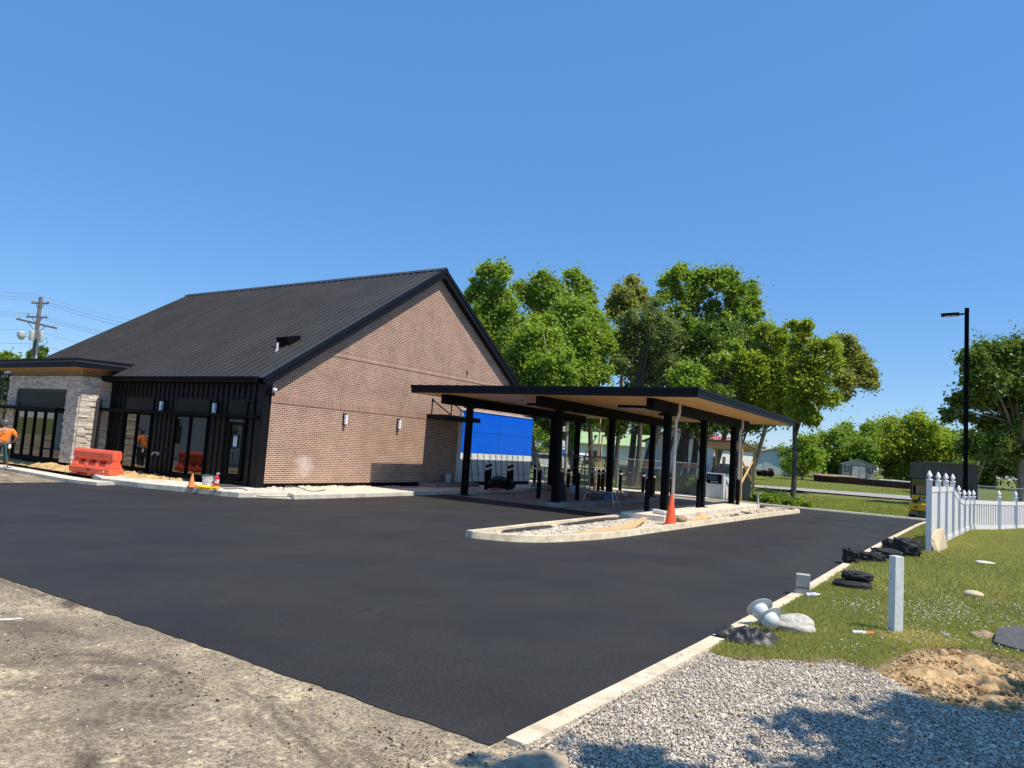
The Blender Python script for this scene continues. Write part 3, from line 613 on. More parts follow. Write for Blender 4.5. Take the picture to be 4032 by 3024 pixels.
def cone(label, loc, h, r, m, bm_, ring=0):
    o = thing('traffic_cone', label, 'traffic cone', loc, random.uniform(0, 1))
    MB().lathe([(r * .86, .03), (r * .80, .06), (r * .20, h * .965), (r * .15, h), (r * .10, h), (.0, h * .99)], n=24).build('cone_body', m, o, True)
    b = MB()
    pts = []
    for k in range(8):
        t = math.pi / 8 + k * math.pi / 4; pts.append((r * 1.12 * math.cos(t), r * 1.12 * math.sin(t), 0))
    b.prism(pts, (0, 0, .045)).build('cone_base', bm_, o, bev=.008); return o
cone('tall bright orange traffic cone standing on the planting island', (*gnd(2640, 2069, .07), .07), .90, .21, ORANGE, ORANGE)
cone('small faded orange traffic cone on the step left of the bucket', (13.55, 20.42, .16), .42, .125, ORANGE2, ORANGE2)
def bucket(name, label, loc, r, h, m, lid=None, lname='lid', handle=True):
    o = thing(name, label, 'bucket', loc, 0)
    MB().lathe([(r * .86, 0), (r * .97, h * .86), (r * 1.05, h * .87), (r * 1.05, h * .91), (r, h * .92), (r * 1.02, h)] + ([] if lid else [(r * .94, h), (r * .82, .02)]), n=20).build('body', m, o, True)
    if lid: MB().lathe([(r * 1.06, h * .97), (r * 1.08, h * .985), (r * 1.08, h * 1.06), (r * .96, h * 1.08), (r * .9, h * 1.05), (0, h * 1.05)], n=20).build(lname, lid, o, True)
    if handle: MB().tube([(r, 0, h * .88), (r * .9, -r * .7, h * .62), (0, -r * 1.1, h * .5), (-r * .9, -r * .7, h * .62), (-r, 0, h * .88)], .006, 6).build('handle', GALV, o)
    return o
PAPER = mat('printed_bucket_label', (.78, .76, .74), .5, 0, .06, 6, dirt=((.55, .30, .35), 16))
bucket('bucket', 'white printed bucket with dark green lid on the door step', (14.15, 20.5, .16), .165, .36, PAPER, mat('green_lid', (.01, .11, .05), .4))
bucket('bucket', 'pale grey open bucket in the shade on the wall landing', (25.6, 19.62, .30), .15, .37, mat('pale_grey_plastic', (.46, .52, .54), .5))
bucket('bucket', 'small dark blue paint pail beside a bollard on the middle island', (24.35, 13.3, .15), .11, .24, mat('blue_pail', (.05, .06, .35), .45))
bucket('bucket', 'white open bucket beside the coiled hose under the canopy', (*gnd(2466, 1964, .01), .005), .16, .38, WHITE)
bucket('bucket', 'light blue bucket among the clutter behind the dark bollard', (*gnd(2253, 1944, .1), .12), .15, .36, mat('light_blue_pail', (.28, .45, .60), .5))
ex = thing('fire_extinguisher', 'red fire extinguisher with pink tag on the door step', 'fire extinguisher', (14.2, 20.10, .16))
MB().lathe([(.075, 0), (.078, .02), (.078, .30), (.06, .36), (.03, .40), (.03, .42), (0, .42)], n=16).build('cylinder', RED, ex, True)
MB().lathe([(.0785, .16), (.0785, .27)], n=16).build('label_sleeve', mat('pale_label', (.7, .62, .58), .5, dirt=((.3, .1, .1), 30)), ex, True)
hv = MB(); hv.box(-.03, .09, -.015, .015, .44, .46); hv.box(-.03, .07, -.015, .015, .47, .485); hv.cyl((0, 0, .41), (0, 0, .46), .02); hv.build('valve_handle', GALV, ex)
MB().quad((-.085, .0, .40), (-.085, -.07, .38), (-.08, -.09, .22), (-.09, -.01, .24)).build('pink_tag', mat('pink_tag', (.9, .22, .45), .6), ex)
def coil(name, label, cat, c, r, turns, m, th, flat=.35, wob=.12, n=22):
    pts = []
    for i in range(int(turns * n)):
        t = 2 * math.pi * i / n; k = i / n
        rr = r * (1 + wob * math.sin(k * 5.1) + random.uniform(-.03, .03)); pts.append((rr * math.cos(t) + .06 * math.sin(k * 2.3), rr * flat * 2 * math.sin(t), th + (k / turns) * .06 + .03 * abs(math.sin(k * 3 + t))))
    o = MB().tube(pts, th, 6).build(name, m, None, True); o.location = c; return tag(o, label, cat)
coil('extension_cord', 'coiled yellow extension cord lying on the kerb by the step', 'cord', (13.62, 19.75, .16), .34, 9, mat('yellow_cord', (.85, .52, .01), .5), .012).rotation_euler = (0, 0, 1.9)
def hose(label, pts, r, m=None): return tag(MB().tube(smoothpath(pts, 6), r, 6).build('hose', m or mat('grey_rubber', (.10, .10, .095), .6), None, True), label, 'hose')
HB = mat('black_rubber', (.02, .02, .022), .5)
hose('dark hose hanging from the wall tap down to the dirt', [(15.4, 25.85, .88), (15.36, 25.7, .5), (15.2, 25.4, .2), (14.9, 25.0, .14), (14.6, 24.6, .14)], .016, HB)
hose('black cable running from the window past the small cone', [(15.5, 24.2, .3), (15.0, 22.8, .22), (14.3, 21.6, .18), (14.0, 20.6, .18), (13.7, 20.0, .17)], .014, HB)
hose('grey hose looping over the concrete step and low slab', [(14.1, 19.6, .18), (14.6, 19.3, .2), (14.5, 18.75, .1), (14.6, 18.45, .04), (15.0, 18.2, .04), (15.4, 18.05, .05), (15.8, 18.1, .17)], .016)
hose('grey hose snaking beside the brick wall base', [(15.6, 18.6, .22), (16.0, 18.9, .30), (16.4, 18.8, .26), (16.6, 18.45, .17), (17.1, 18.5, .17), (17.5, 18.7, .19)], .016)
hose('red air line lying along the shaded wall base', [(20.8, 19.1, .16), (23, 19.2, .165), (25, 18.95, .16), (27, 18.9, .16)], .012, RED)
# water filled barrier
def prof_barrier(L):
    o = thing('water_barrier', 'orange plastic water-filled barrier on the kerb before the stone wall', 'barrier', (0, 0, 0))
    b = MB(); w0, w1, w2 = .30, .15, .13
    P = lambda x, w, z: [(x, -w, z), (x, w, z)]
    def slab(x0, x1, prof):
        pts = [(x0, -w, z) for w, z in prof] + [(x0, w, z) for w, z in reversed(prof)]; b.prism(pts, (x1 - x0, 0, 0))
    H = 1.02
    slab(-L / 2, L / 2, [(.28, .08), (.30, .12), (.30, .30), (.27, .34)])                 # foot
    slab(-L / 2 + .04, L / 2 - .04, [(.15, .62), (.20, .70), (.20, .90), (.15, H)])           # top rail
    for x0, x1 in ((-L / 2 + .05, -L * .32), (-L * .17, -L * .08), (L * .09, L * .17), (L * .34, L / 2 - .05)): slab(x0, x1, [(.27, .34), (.17, .56), (.15, .64)])
    slab(-L * .32, L * .34, [(.22, .33), (.16, .48), (.14, .50)])
    for x in (-L * .36, 0, L * .36): b.box(x - .12, x + .12, -.27, .27, 0, .09)
    b.build('barrier_shell', BARR, o, bev=.022)
    MB().cyl((-L * .34, 0, H), (-L * .34, 0, H + .05), .06, n=14).build('filler_cap', mat('grey_cap', (.45, .42, .40), .5), o)
    pl = MB(); pl.cyl((L * .36, -.305, .20), (L * .36, -.33, .20), .045, n=14); pl.build('drain_plug', mat('pale_plug', (.7, .45, .35), .5), o)
    lg = MB()
    for k in range(7): lg.box(-.14 + .04 * (k % 2), .14 - .03 * (k % 3), -.304, -.300, .165 + k * .018, .174 + k * .018)
    lg.build('stamped_mark', mat('smudged_dark_print', (.16, .04, .03), .8), o); return o
ba = prof_barrier(2.35); a_ = Vector((14.17, 29.0)); b_ = Vector((14.30, 26.6)); d_b = b_ - a_
qa, qb = Vector((*gnd(292, 1858, .12), .1)), Vector((*gnd(462, 1880, .12), .1)); dq = qb - qa; ba.location = (qa + qb) / 2; ba.rotation_euler = (0, 0, math.atan2(dq.y, dq.x)); ba.scale = (dq.length / 2.5, .88, .9)
# worker at the left edge
def skin(name, nodes, edges, m, parent, sub=2):
    me = bpy.data.meshes.new(name); me.from_pydata([n[0] for n in nodes], edges, []); o = bpy.data.objects.new(name, me); S.collection.objects.link(o)
    sk = o.modifiers.new('skin', 'SKIN'); sk.use_smooth_shade = True; su = o.modifiers.new('sub', 'SUBSURF'); su.levels = su.render_levels = sub
    for i, n in enumerate(nodes):
        v = me.skin_vertices[0].data[i]; r = n[1]; v.radius = r if isinstance(r, tuple) else (r, r); v.use_root = (i == 0)
    me.materials.append(m); o.parent = parent; return o
wp = thing('person', 'worker in orange shirt and dark hard hat seen from behind with a shovel', 'person', (12.80, 31.70, 0), math.radians(74)); wp.scale = (1.12, 1.2, 1.0)
# local frame: x is away from the viewer, y is to the viewer's left
nd = [((0, 0, .98), (.15, .12)), ((.01, 0, 1.18), (.15, .11)), ((.03, 0, 1.38), (.17, .11)), ((.04, 0, 1.50), .075), ((.06, 0, 1.57), .06), ((.08, 0, 1.66), (.085, .095)), ((.09, 0, 1.76), (.07, .08)),
      ((.04, -.20, 1.44), .065), ((-.02, -.33, 1.20), .048), ((.12, -.30, 1.04), .036), ((.17, -.27, 1.00), .036),
      ((.04, .20, 1.44), .065), ((.10, .30, 1.20), .048), ((.26, .20, 1.02), .036), ((.31, .17, .98), .036),
      ((.0, -.10, .90), .10), ((.03, -.12, .50), .065), ((-.02, -.13, .10), .045), ((.10, -.14, .04), .04),
      ((.0, .10, .90), .10), ((.10, .14, .52), .065), ((.08, .16, .10), .045), ((.22, .17, .04), .04)]
ed = [(0, 1), (1, 2), (2, 3), (3, 4), (4, 5), (5, 6), (2, 7), (7, 8), (8, 9), (9, 10), (2, 11), (11, 12), (12, 13), (13, 14), (0, 15), (15, 16), (16, 17), (17, 18), (0, 19), (19, 20), (20, 21), (21, 22)]
for base, dirv in ((10, (.5, .3, -.8)), (14, (.6, -.4, -.7))):
    b0 = Vector(nd[base][0]); dv = Vector(dirv).normalized(); sd = dv.cross(Vector((1, 0, .3))).normalized()
    for k, L in enumerate((.06, .075, .08, .07)):
        q = b0 + sd * (.027 * (k - 1.5)); nd.append((tuple(q + dv * .03), .010)); i = len(nd) - 1; nd.append((tuple(q + dv * (.03 + L)), .008)); ed += [(base, i), (i, i + 1)]
    nd.append((tuple(b0 + sd * .05 + dv * .01), .011)); ed.append((base, len(nd) - 1))
skin('body', nd, ed, SKIN, wp)
TEE = mat('orange_work_shirt', (.95, .22, .02), .8, 0, .12, 9, .35, 14)
skin('shirt', [((0, 0, .93), (.175, .14)), ((.01, 0, 1.15), (.17, .13)), ((.03, 0, 1.38), (.19, .13)), ((.04, 0, 1.50), (.10, .085)), ((.04, -.21, 1.44), .088), ((-.01, -.31, 1.24), .075), ((.04, .21, 1.44), .088), ((.08, .29, 1.24), .075)],
     [(0, 1), (1, 2), (2, 3), (2, 4), (4, 5), (2, 6), (6, 7)], TEE, wp)
skin('trousers', [((0, 0, .97), (.165, .13)), ((.0, -.10, .88), .118), ((.03, -.12, .50), .085), ((-.02, -.13, .10), .068), ((.0, .10, .88), .118), ((.10, .14, .52), .085), ((.08, .16, .10), .068)],
     [(0, 1), (1, 2), (2, 3), (0, 4), (4, 5), (5, 6)], mat('dark_work_trousers', (.022, .022, .028), .8, 0, .3, 8), wp)
skin('boots', [((-.05, -.13, .05), .055), ((.06, -.135, .05), .055), ((.15, -.14, .04), .045), ((.05, .16, .05), .055), ((.16, .165, .05), .055), ((.26, .17, .04), .045)], [(0, 1), (1, 2), (3, 4), (4, 5)], mat('brown_boots', (.06, .035, .02), .7), wp, 1)
ht = MB(); ht.lathe([(.17, 1.70), (.175, 1.705), (.13, 1.725), (.128, 1.76), (.11, 1.82), (.06, 1.86), (0, 1.87)], (.09, 0, 0), 20, Quaternion((0, 1, 0), .0)); ht.build('hard_hat', mat('dark_grey_hard_hat', (.09, .085, .085), .3), wp, True)
gv = MB(); gv.lathe([(0, -.1), (.04, -.07), (.05, 0), (.03, .08), (0, .1)], (-.17, -.16, .82), 8); gv.build('white_glove', WHITE, wp, True)
lg = MB(); lg.tube([(-.125, -.02, 1.40), (-.13, .04, 1.44), (-.13, .09, 1.38), (-.128, .05, 1.33), (-.13, .10, 1.30)], .008, 5); lg.tube([(-.128, .12, 1.31), (-.132, .0, 1.29), (-.126, -.06, 1.285)], .007, 5); lg.build('shirt_print', mat('dark_shirt_print', (.06, .03, .02), .8), wp)
sh = wthing('shovel', 'long green-handled shovel held by the worker, blade on the pavement', 'shovel', (12.3, 29.4, 0))
MB().tube([(12.72, 31.35, .98), (12.45, 30.35, .32)], .022, 8).build('handle', mat('green_fibreglass', (.02, .13, .10), .4), sh)
MB().tube([(12.45, 30.35, .32), (12.33, 29.95, .10)], .026, 8).build('socket', RUST, sh)
MB().prism([(12.20, 29.98, .10), (12.44, 29.92, .10), (12.40, 29.55, .02), (12.27, 29.42, .01), (12.14, 29.62, .02)], (0, 0, .02)).build('blade', BLK, sh)
# ---------------------------------------------------------------- clutter under the canopy
sc = wthing('scaffold_frame', 'rusty yellow scaffold frame with plank deck under the canopy', 'scaffold', (32.2, 17.0, 0))
YEL = mat('rusty_yellow_steel', (.34, .18, .03), .7, 0, .3, 10)
A = gnd(2228, 1916, .02); B = gnd(2340, 1916, .02); A = (31.5, 17.3); 
def atX(px, py, X): d = ray(px, py); t = X / d[0]; return (X, d[1] * t, d[2] * t + CAMH)
yl = atX(2224, 1800, 32)[1]; yr = atX(2343, 1800, 32)[1]; zt = atX(2285, 1797, 32)[2]
for xx in (32, 33.2):
    f = MB(); f.tube([(xx, yl, .1), (xx, yl, zt)], .024); f.tube([(xx, yr, .1), (xx, yr, zt)], .024)
    for zz in (.45, .85, 1.25, zt - .05): f.tube([(xx, yl, zz), (xx, yr, zz)], .016)
    f.tube([(xx, yl, zt - .5), (xx, yl - .3, zt - .05)], .014); f.tube([(xx, yr, zt - .5), (xx, yr + .3, zt - .05)], .014); f.build('end_frame', YEL, sc)
MB().box(31.8, 33.4, yr - .1, yl + .1, zt, zt + .06).build('plank_deck', mat('dirty_plank', (.20, .10, .04), .8), sc)
ld = wthing('stepladder', 'dusty aluminium A-frame stepladder before the scaffold', 'ladder', (30.2, 15.6, 0))
yc = atX(2308, 1850, 30.2)[1]; GALD = mat('dusty_aluminium', (.33, .31, .27), .6, .2, .2, 12)
for s in (1, -1): MB().bar((30.0, yc + .34 * s, .02), (30.3, yc + .17 * s, 1.85), .07, .03).build('front_rail', GALD, ld); MB().bar((30.75, yc + .30 * s, .02), (30.34, yc + .16 * s, 1.8), .05, .03).build('rear_rail', GALD, ld)
for k in range(5): MB().box(29.98 + k * .055 + .05, 30.1 + k * .055 + .05, yc - .30 + k * .03, yc + .30 - k * .03, .32 + k * .31, .36 + k * .31).build('step', GALD, ld)
MB().box(30.2, 30.46, yc - .2, yc + .2, 1.82, 1.88).build('ladder_top', mat('ladder_cap', (.25, .22, .18), .6), ld)
l2 = wthing('stepladder', 'bright aluminium stepladder standing right of the blue wall', 'ladder', (32.2, 19.2, 0))
p2_ = gnd(2150, 1925, .05); 
for s in (1, -1): MB().bar((p2_[0] - .4, p2_[1] + .32 * s, .02), (p2_[0], p2_[1] + .18 * s, 1.12), .07, .035).build('front_rail', GALV, l2); MB().bar((p2_[0] + .45, p2_[1] + .3 * s, .02), (p2_[0] + .04, p2_[1] + .17 * s, 1.1), .05, .03).build('rear_rail', GALV, l2)
for k in range(3): MB().box(p2_[0] - .36 + k * .1, p2_[0] - .26 + k * .1, p2_[1] - .28, p2_[1] + .28, .25 + k * .3, .29 + k * .3).build('step', GALV, l2)
MB().box(p2_[0] - .1, p2_[0] + .1, p2_[1] - .22, p2_[1] + .22, 1.12, 1.17).build('ladder_top', GALV, l2)
pf = wthing('work_platform', 'low aluminium folding work platform under the canopy', 'work platform', (25.9, 12.3, 0))
MB().obox((25.95, 12.25, .53), (.40, 1.30, .05)).build('platform_deck', GALD, pf)
c0 = gnd(2303, 1987); c1 = gnd(2325, 1990); c2 = gnd(2392, 1985)
for (x, y), (tx, ty) in (((25.7, 12.95), (25.8, 12.75)), ((26.3, 12.9), (26.1, 12.75)), ((25.65, 11.5), (25.8, 11.7)), ((26.3, 11.55), (26.1, 11.7))):
    g_ = MB().bar((x, y, .01), (tx, ty, .52), .05, .03).build('leg', GALV, pf); MB().box(x - .035, x + .035, y - .03, y + .03, .006, .05).build('rubber_foot', mat('yellow_foot', (.45, .40, .05), .7), g_)
for y in (12.9, 11.55): MB().bar((25.72, y, .2), (26.27, y, .2), .03, .02).build('cross_brace', GALV, pf)
tb = MB(); tb.lathe([(.34, 0), (.36, .04), (.26, .5), (.14, .95), (.13, 1.15), (.0, 1.2)], n=14); 
o = tb.build('covered_cone', BAGM, None, True); o.location = (*gnd(2205, 1972, .15), .15); tag(o, 'black plastic wrapped stand beside the middle front column', 'covered stand'); o.scale = (.75, .75, .92)
def lumpy(name, label, cat, loc, size, m, seed=1, amp=.25, sub=3, rz=0, group=None, flat=True, f=2.2, crease=False, boxy=1):
    rr = random.Random(seed); bm = bmesh.new(); bmesh.ops.create_icosphere(bm, subdivisions=sub, radius=1)
    ph = [(Vector((rr.uniform(-1, 1), rr.uniform(-1, 1), rr.uniform(-1, 1))).normalized(), rr.uniform(.7, 1.6) * f, rr.uniform(0, 6), rr.uniform(.4, 1)) for _ in range(9)]
    for v in bm.verts:
        c = v.co.copy(); d = (-1.2 * sum(a * abs(math.sin(k.dot(c) * fr * 2.2 + p)) for k, fr, p, a in ph) / 5 + .7) * 1.5 if crease else sum(a * math.sin(k.dot(c) * fr * 2 + p) for k, fr, p, a in ph) / 5
        if boxy != 1: c = Vector([math.copysign(abs(q) ** boxy, q) for q in c]); c *= .86
        c *= 1 + amp * d + rr.uniform(-.02, .02)
        v.co = Vector((c.x * size[0], c.y * size[1], max(-.02, c.z * size[2] + size[2] * .75)))
    me = bpy.data.meshes.new(name); bm.to_mesh(me); bm.free(); me.materials.append(m)
    o = bpy.data.objects.new(name, me); S.collection.objects.link(o); o.location = loc; o.rotation_euler = (0, 0, rz)
    if not flat:
        for p in me.polygons: p.use_smooth = True
    return tag(o, label, cat, group)
lumpy('tarp_heap', 'black plastic sheet heaped between bollards under the canopy', 'tarp', (27.4, 18.0, .15), (.75, .6, .30), BAGM, 4, .4)
lumpy('rag', 'pinkish red rag on the island edge by the black tarp', 'rag', (26.3, 17.45, .15), (.22, .2, .05), mat('red_rag', (.6, .10, .09), .9), 5, .4)
pt = wthing('pallet', 'weathered wooden pallet leaning low behind the canopy columns', 'pallet', (30.2, 17.6, 0))
for k in range(9):
    MB().obox((29.4 + k * .16, 16.9 - k * .13 + .4, .30 - .0 * k), (.10, 1.2, .02), Quaternion((0, 0, 1), -.6) @ Quaternion((1, 0, 0), .18)).build('slat', mat('grey_pallet_wood', (.30, .25, .19), .85) if k == 0 else bpy.data.materials['grey_pallet_wood'], pt)
for s in (-.5, 0, .5): MB().bar((29.3 + s * .65, 16.85 + .4 + s * .8, .17 + s * .18), (30.75 + s * .65, 15.7 + .4 + s * .8, .17 + s * .18), .05, .09).build('stringer', bpy.data.materials['grey_pallet_wood'], pt)
hr = MB()
hc = Vector((*gnd(2437, 1980, .0), .26)); pts = []
for i in range(150):
    t = i / 150 * 2 * math.pi * 6; rr_ = .22 * (1 + .14 * math.sin(i * .37)); pts.append((hc.x + .06 * math.sin(i * .21) + .12 * math.cos(t), hc.y + rr_ * math.cos(t), hc.z + rr_ * math.sin(t)))
tag(hr.tube(pts, .013, 6).build('hose_coil', mat('grey_hose', (.22, .21, .20), .6), None, True), 'coil of grey hose standing upright under the canopy', 'hose')
lumpy('sack', 'tan dust sheet bundle lying by the white bucket', 'sack', (*gnd(2512, 1960, .1), .02), (.55, .40, .22), mat('tan_cloth', (.40, .31, .22), .9), 9, .35, flat=False)
lumpy('clutter_bag', 'grey tool bag under the work platform', 'bag', (26.9, 12.9, .15), (.5, .3, .13), mat('grey_bag', (.10, .10, .11), .9), 12, .4)
o = MB().box(-.3, .3, -.16, .16, 0, .2).build('tool_crate', mat('blue_crate', (.05, .16, .32), .6), None, bev=.02); o.location = (27.4, 12.75, .15); tag(o, 'low blue tool crate behind the work platform', 'crate')
o = MB().box(-.09, .09, -.1, .1, 0, .42).build('carton', mat('brown_carton', (.26, .15, .08), .8), None, bev=.008); o.location = (*gnd(2229, 1958, .15), .15); tag(o, 'upright brown carton behind the covered stand', 'carton')
br = wthing('lumber_brace', 'temporary upright lumber posts with diagonal brace behind the scaffold', 'timber brace', (36.5, 18, 0))
y0 = atX(2356, 1750, 36.5)[1]
MB().bar((36.5, y0, 0), (36.5, y0 - .05, 4.2), .09, .045).build('post', WOOD, br); MB().bar((36.55, y0 - .16, 0), (36.55, y0 - .2, 3.1), .09, .045).build('post', WOOD, br)
q0 = atX(2352, 1713, 36.4); q1 = atX(2302, 1797, 36.4); MB().bar(q0, q1, .09, .04).build('diagonal_brace', WOOD, br)
q0 = atX(2300, 1812, 36.4); q1 = atX(2362, 1815, 36.4); MB().bar(q0, q1, .04, .10).build('cross_rail', WOOD, br)
q0 = atX(2240, 1905, 35.5); q1 = atX(2262, 1865, 35.5); MB().bar(q0, q1, .09, .04).build('foot_brace', WOOD, br)
# island litter
b1 = MB(); b1.prism([(*gnd(2212, 2110, .1), .085), (*gnd(2245, 2112, .1), .085), (*gnd(2500, 2080, .1), .1), (*gnd(2548, 2052, .12), .19), (*gnd(2535, 2051, .12), .2), (*gnd(2470, 2070, .1), .11)], (0, 0, .035)); tag(b1.build('bent_board', WOOD, None), 'long curved raw timber board lying in the front planting island', 'board')
b2 = MB(); b2.prism([(22.1, 7.35, .09), (23.2, 7.45, .10), (24.6, 7.75, .19), (24.4, 7.35, .12), (23.4, 7.2, .10)], (0, 0, .025)); tag(b2.build('broken_board', WOOD, None), 'short split timber board right of the tall cone', 'board')
lumpy('rock', 'brown jagged rock just right of the tall cone', 'rock', (22.0, 7.55, .07), (.25, .16, .11), mat('brown_rock', (.30, .22, .13), .9), 3, .3)
for i, (x, y, L) in enumerate(((26.4, 7.15, .5), (27.3, 7.25, .6), (28.6, 7.2, .4), (29.0, 7.35, .5))):
    o = MB().obox((0, 0, .03), (L, .14, .025), Quaternion((0, 0, 1), .3 * i)).build('slate_scrap', mat('dark_slate', (.10, .10, .10), .8) if i == 0 else bpy.data.materials['dark_slate'], None); o.location = (x, y, .07)
    tag(o, ['dark slate scrap nearest the tall cone on the gravel strip', 'longest dark slate scrap on the gravel strip', 'smallest dark slate scrap on the gravel strip', 'dark slate scrap farthest from the tall cone on the gravel strip'][i], 'slate scrap', 'slate scraps on the gravel strip')
for i, (xa, xb) in enumerate(((14.0, 16.6), (16.9, 21.0))):
    tag(lumpy('asphalt_crumbs', '', 'crumbs', ((xa + xb) / 2, 9.05, .05), ((xb - xa) / 2, .13, .05), mat('loose_asphalt', (.025, .025, .027), .8, 0, .5, 12, .8, 20) if i == 0 else bpy.data.materials['loose_asphalt'], 20 + i, .3, 4, .0), ['ridge of loose black asphalt along the inner kerb near the nose', 'ridge of loose black asphalt along the inner kerb near the slab'][i], 'asphalt crumbs')
el = MB(); q = [(*gnd(2575, 2013, .3), .31), (*gnd(2622, 2021, .3), .31)]; el.tube([q[0], q[1]], .07, 12); el.tube([q[1], (q[1][0] + .1, q[1][1] - .12, .30), (q[1][0] + .25, q[1][1] - .3, .26)], .06, 12); tag(el.build('pipe_elbow', WPIPE, None, True), 'white drain pipe with elbow lying on the front island', 'pipe')
pp = thing('standpipe', 'short white capped standpipe at the back of the front island', 'pipe', (33.6, 8.0, .05)); MB().cyl((0, 0, 0), (0, 0, .62), .045, n=12).build('pipe', WPIPE, pp, True); MB().box(-.14, .14, -.14, .14, .62, .66).build('cap_plate', GALV, pp)
# cash machine kiosk and timber shelter
atm = wthing('cash_machine', 'white cash machine kiosk with dark screen under the timber shelter', 'cash machine', (38.3, 11.2, 0))
ax, ay = 38.1, 10.85
MB().box(ax, ax + 1.3, ay, ay + .95, .05, 1.38).build('cabinet', mat('white_cabinet', (.74, .75, .77), .35), atm, bev=.02)
MB().box(ax - .03, ax + .01, ay + .12, ay + .93, .83, 1.32).build('screen_surround', BLK, atm)
MB().box(ax - .035, ax - .03, ay + .32, ay + .88, 1.0, 1.27).build('screen', mat('blue_screen', (.03, .06, .12), .15), atm)
MB().box(ax - .06, ax - .03, ay + .30, ay + .70, .90, .95).build('keypad_shelf', GALV, atm)
fx_ = thing('fire_extinguisher', 'red fire extinguisher beside the white cash machine kiosk', 'fire extinguisher', (38.4, 10.62, .06)); MB().lathe([(.08, 0), (.08, .6), (.05, .68), (.03, .75), (0, .75)], n=12).build('cylinder', RED, fx_, True); MB().box(-.03, .1, -.02, .02, .75, .8).build('valve_handle', BLK, fx_)
sl_ = wthing('timber_shelter', 'raw timber lean-to shelter with round ceiling light', 'shelter', (39.5, 11, 0))
cnrs = [atX(2772, 1757, 39.2), atX(2938, 1772, 39.2)]
ys0, ys1 = cnrs[0][1], cnrs[1][1]
PINE = mat('pale_pine', (.60, .42, .20), .65, 0, .2, 8)
MB().prism([(38.2, ys0 + .1, 3.08), (41.5, ys0 + .1, 2.75), (41.5, ys1 - .15, 2.75), (38.2, ys1 - .15, 3.08)], (0, 0, .10)).build('shelter_roof', mat('shelter_roofing', (.18, .15, .12), .7), sl_)
MB().prism([(38.3, ys0, 2.98), (41.4, ys0, 2.66), (41.4, ys1 - .05, 2.66), (38.3, ys1 - .05, 2.98)], (0, 0, .09)).build('ceiling_boards', PINE, sl_)
for (x, y, h) in ((38.5, ys0 - .1, 3.0), (41.2, ys0 - .1, 2.7), (38.5, ys1 + .05, 3.0), (41.2, ys1 + .05, 2.7)): MB().box(x - .06, x + .06, y - .06, y + .06, -.05, h).build('post', PINE, sl_)
MB().box(38.42, 38.5, ys1, ys0, 2.72, 2.98).build('header_beam', PINE, sl_)
MB().bar((38.55, ys1 + .05, .9), (41.15, ys1 + .05, 2.3), .10, .04).build('cross_brace', PINE, sl_); MB().bar((38.55, ys1 + .11, 2.3), (41.15, ys1 + .11, .9), .10, .04).build('cross_brace', PINE, sl_)
MB().cyl((39.2, (ys0 + ys1) / 2 + .3, 2.82), (39.2, (ys0 + ys1) / 2 + .3, 2.86), .19, n=18).build('ceiling_light', LENS, sl_)
MB().box(40.9, 41.0, ys1 + .1, ys0 - .1, .0, 1.75).build('back_panel', mat('grey_panel', (.20, .20, .20), .7), sl_)
# chain-link fence behind the canopy
def chainlink(name, label, p0, p1, h, zb, posts, pitch=.10, rail=True, wire=.0045):
    o = wthing(name, label, 'fence', (p0[0], p0[1], zb)); a = Vector((*p0, zb)); b = Vector((*p1, zb)); L = (b - a).length; u = (b - a).normalized(); up = Vector((0, 0, 1)); nrm = u.cross(up)
    m_ = MB()
    for s in (1, -1):
        k = -h
        while k < L + h:
            t0, z0 = (k, 0) if s > 0 else (k, h); 
            x0, x1 = k, k + h
            za, zb_ = (0, h) if s > 0 else (h, 0)
            ca, cb = max(0, x0), min(L, x1)
            if cb - ca > .02:
                fa, fb = (ca - x0) / h, (cb - x0) / h
                A_ = a + u * ca + up * (za + (zb_ - za) * fa) + nrm * .004 * s; B_ = a + u * cb + up * (za + (zb_ - za) * fb) + nrm * .004 * s
                d = (B_ - A_).normalized(); w = d.cross(nrm) * wire; m_.add([A_ - w, A_ + w, B_ + w, B_ - w], [(0, 1, 2, 3)])
            k += pitch
    ms = m_.build('mesh_wire', GALV, o); ms['kind'] = 'stuff'
    for q in posts: MB().cyl(a + u * q, a + u * q + up * (h + .06), .028, n=8).build('post', GALV, o)
    if rail: MB().cyl(a + up * h, b + up * h, .02, n=8).build('top_rail', GALV, o)
    return o
chainlink('chain_link_fence', 'galvanised chain-link fence behind the canopy below the trees', (39.3, 26), (38.7, 11.75), 1.80, .02, (0, 3, 6, 8.7, 11.5, 14.2), .11, True, .005)
for i, (px0, px1) in enumerate(((2533, 2560), (2690, 2752))):
    a = atX(px0, 1822 + i * 12, 39.35); b = atX(px1, 1827 + i * 12, 39.35)
    tag(MB().bar((39.3, a[1], a[2]), (39.3, b[1], b[2]), .02, .14).build('warning_board', mat('orange_board', (.55, .13, .03), .7) if i == 0 else bpy.data.materials['orange_board'], None), ['short orange board on the chain-link fence left of the white downpipe', 'long orange board on the chain-link fence right of the white downpipe'][i], 'warning board')
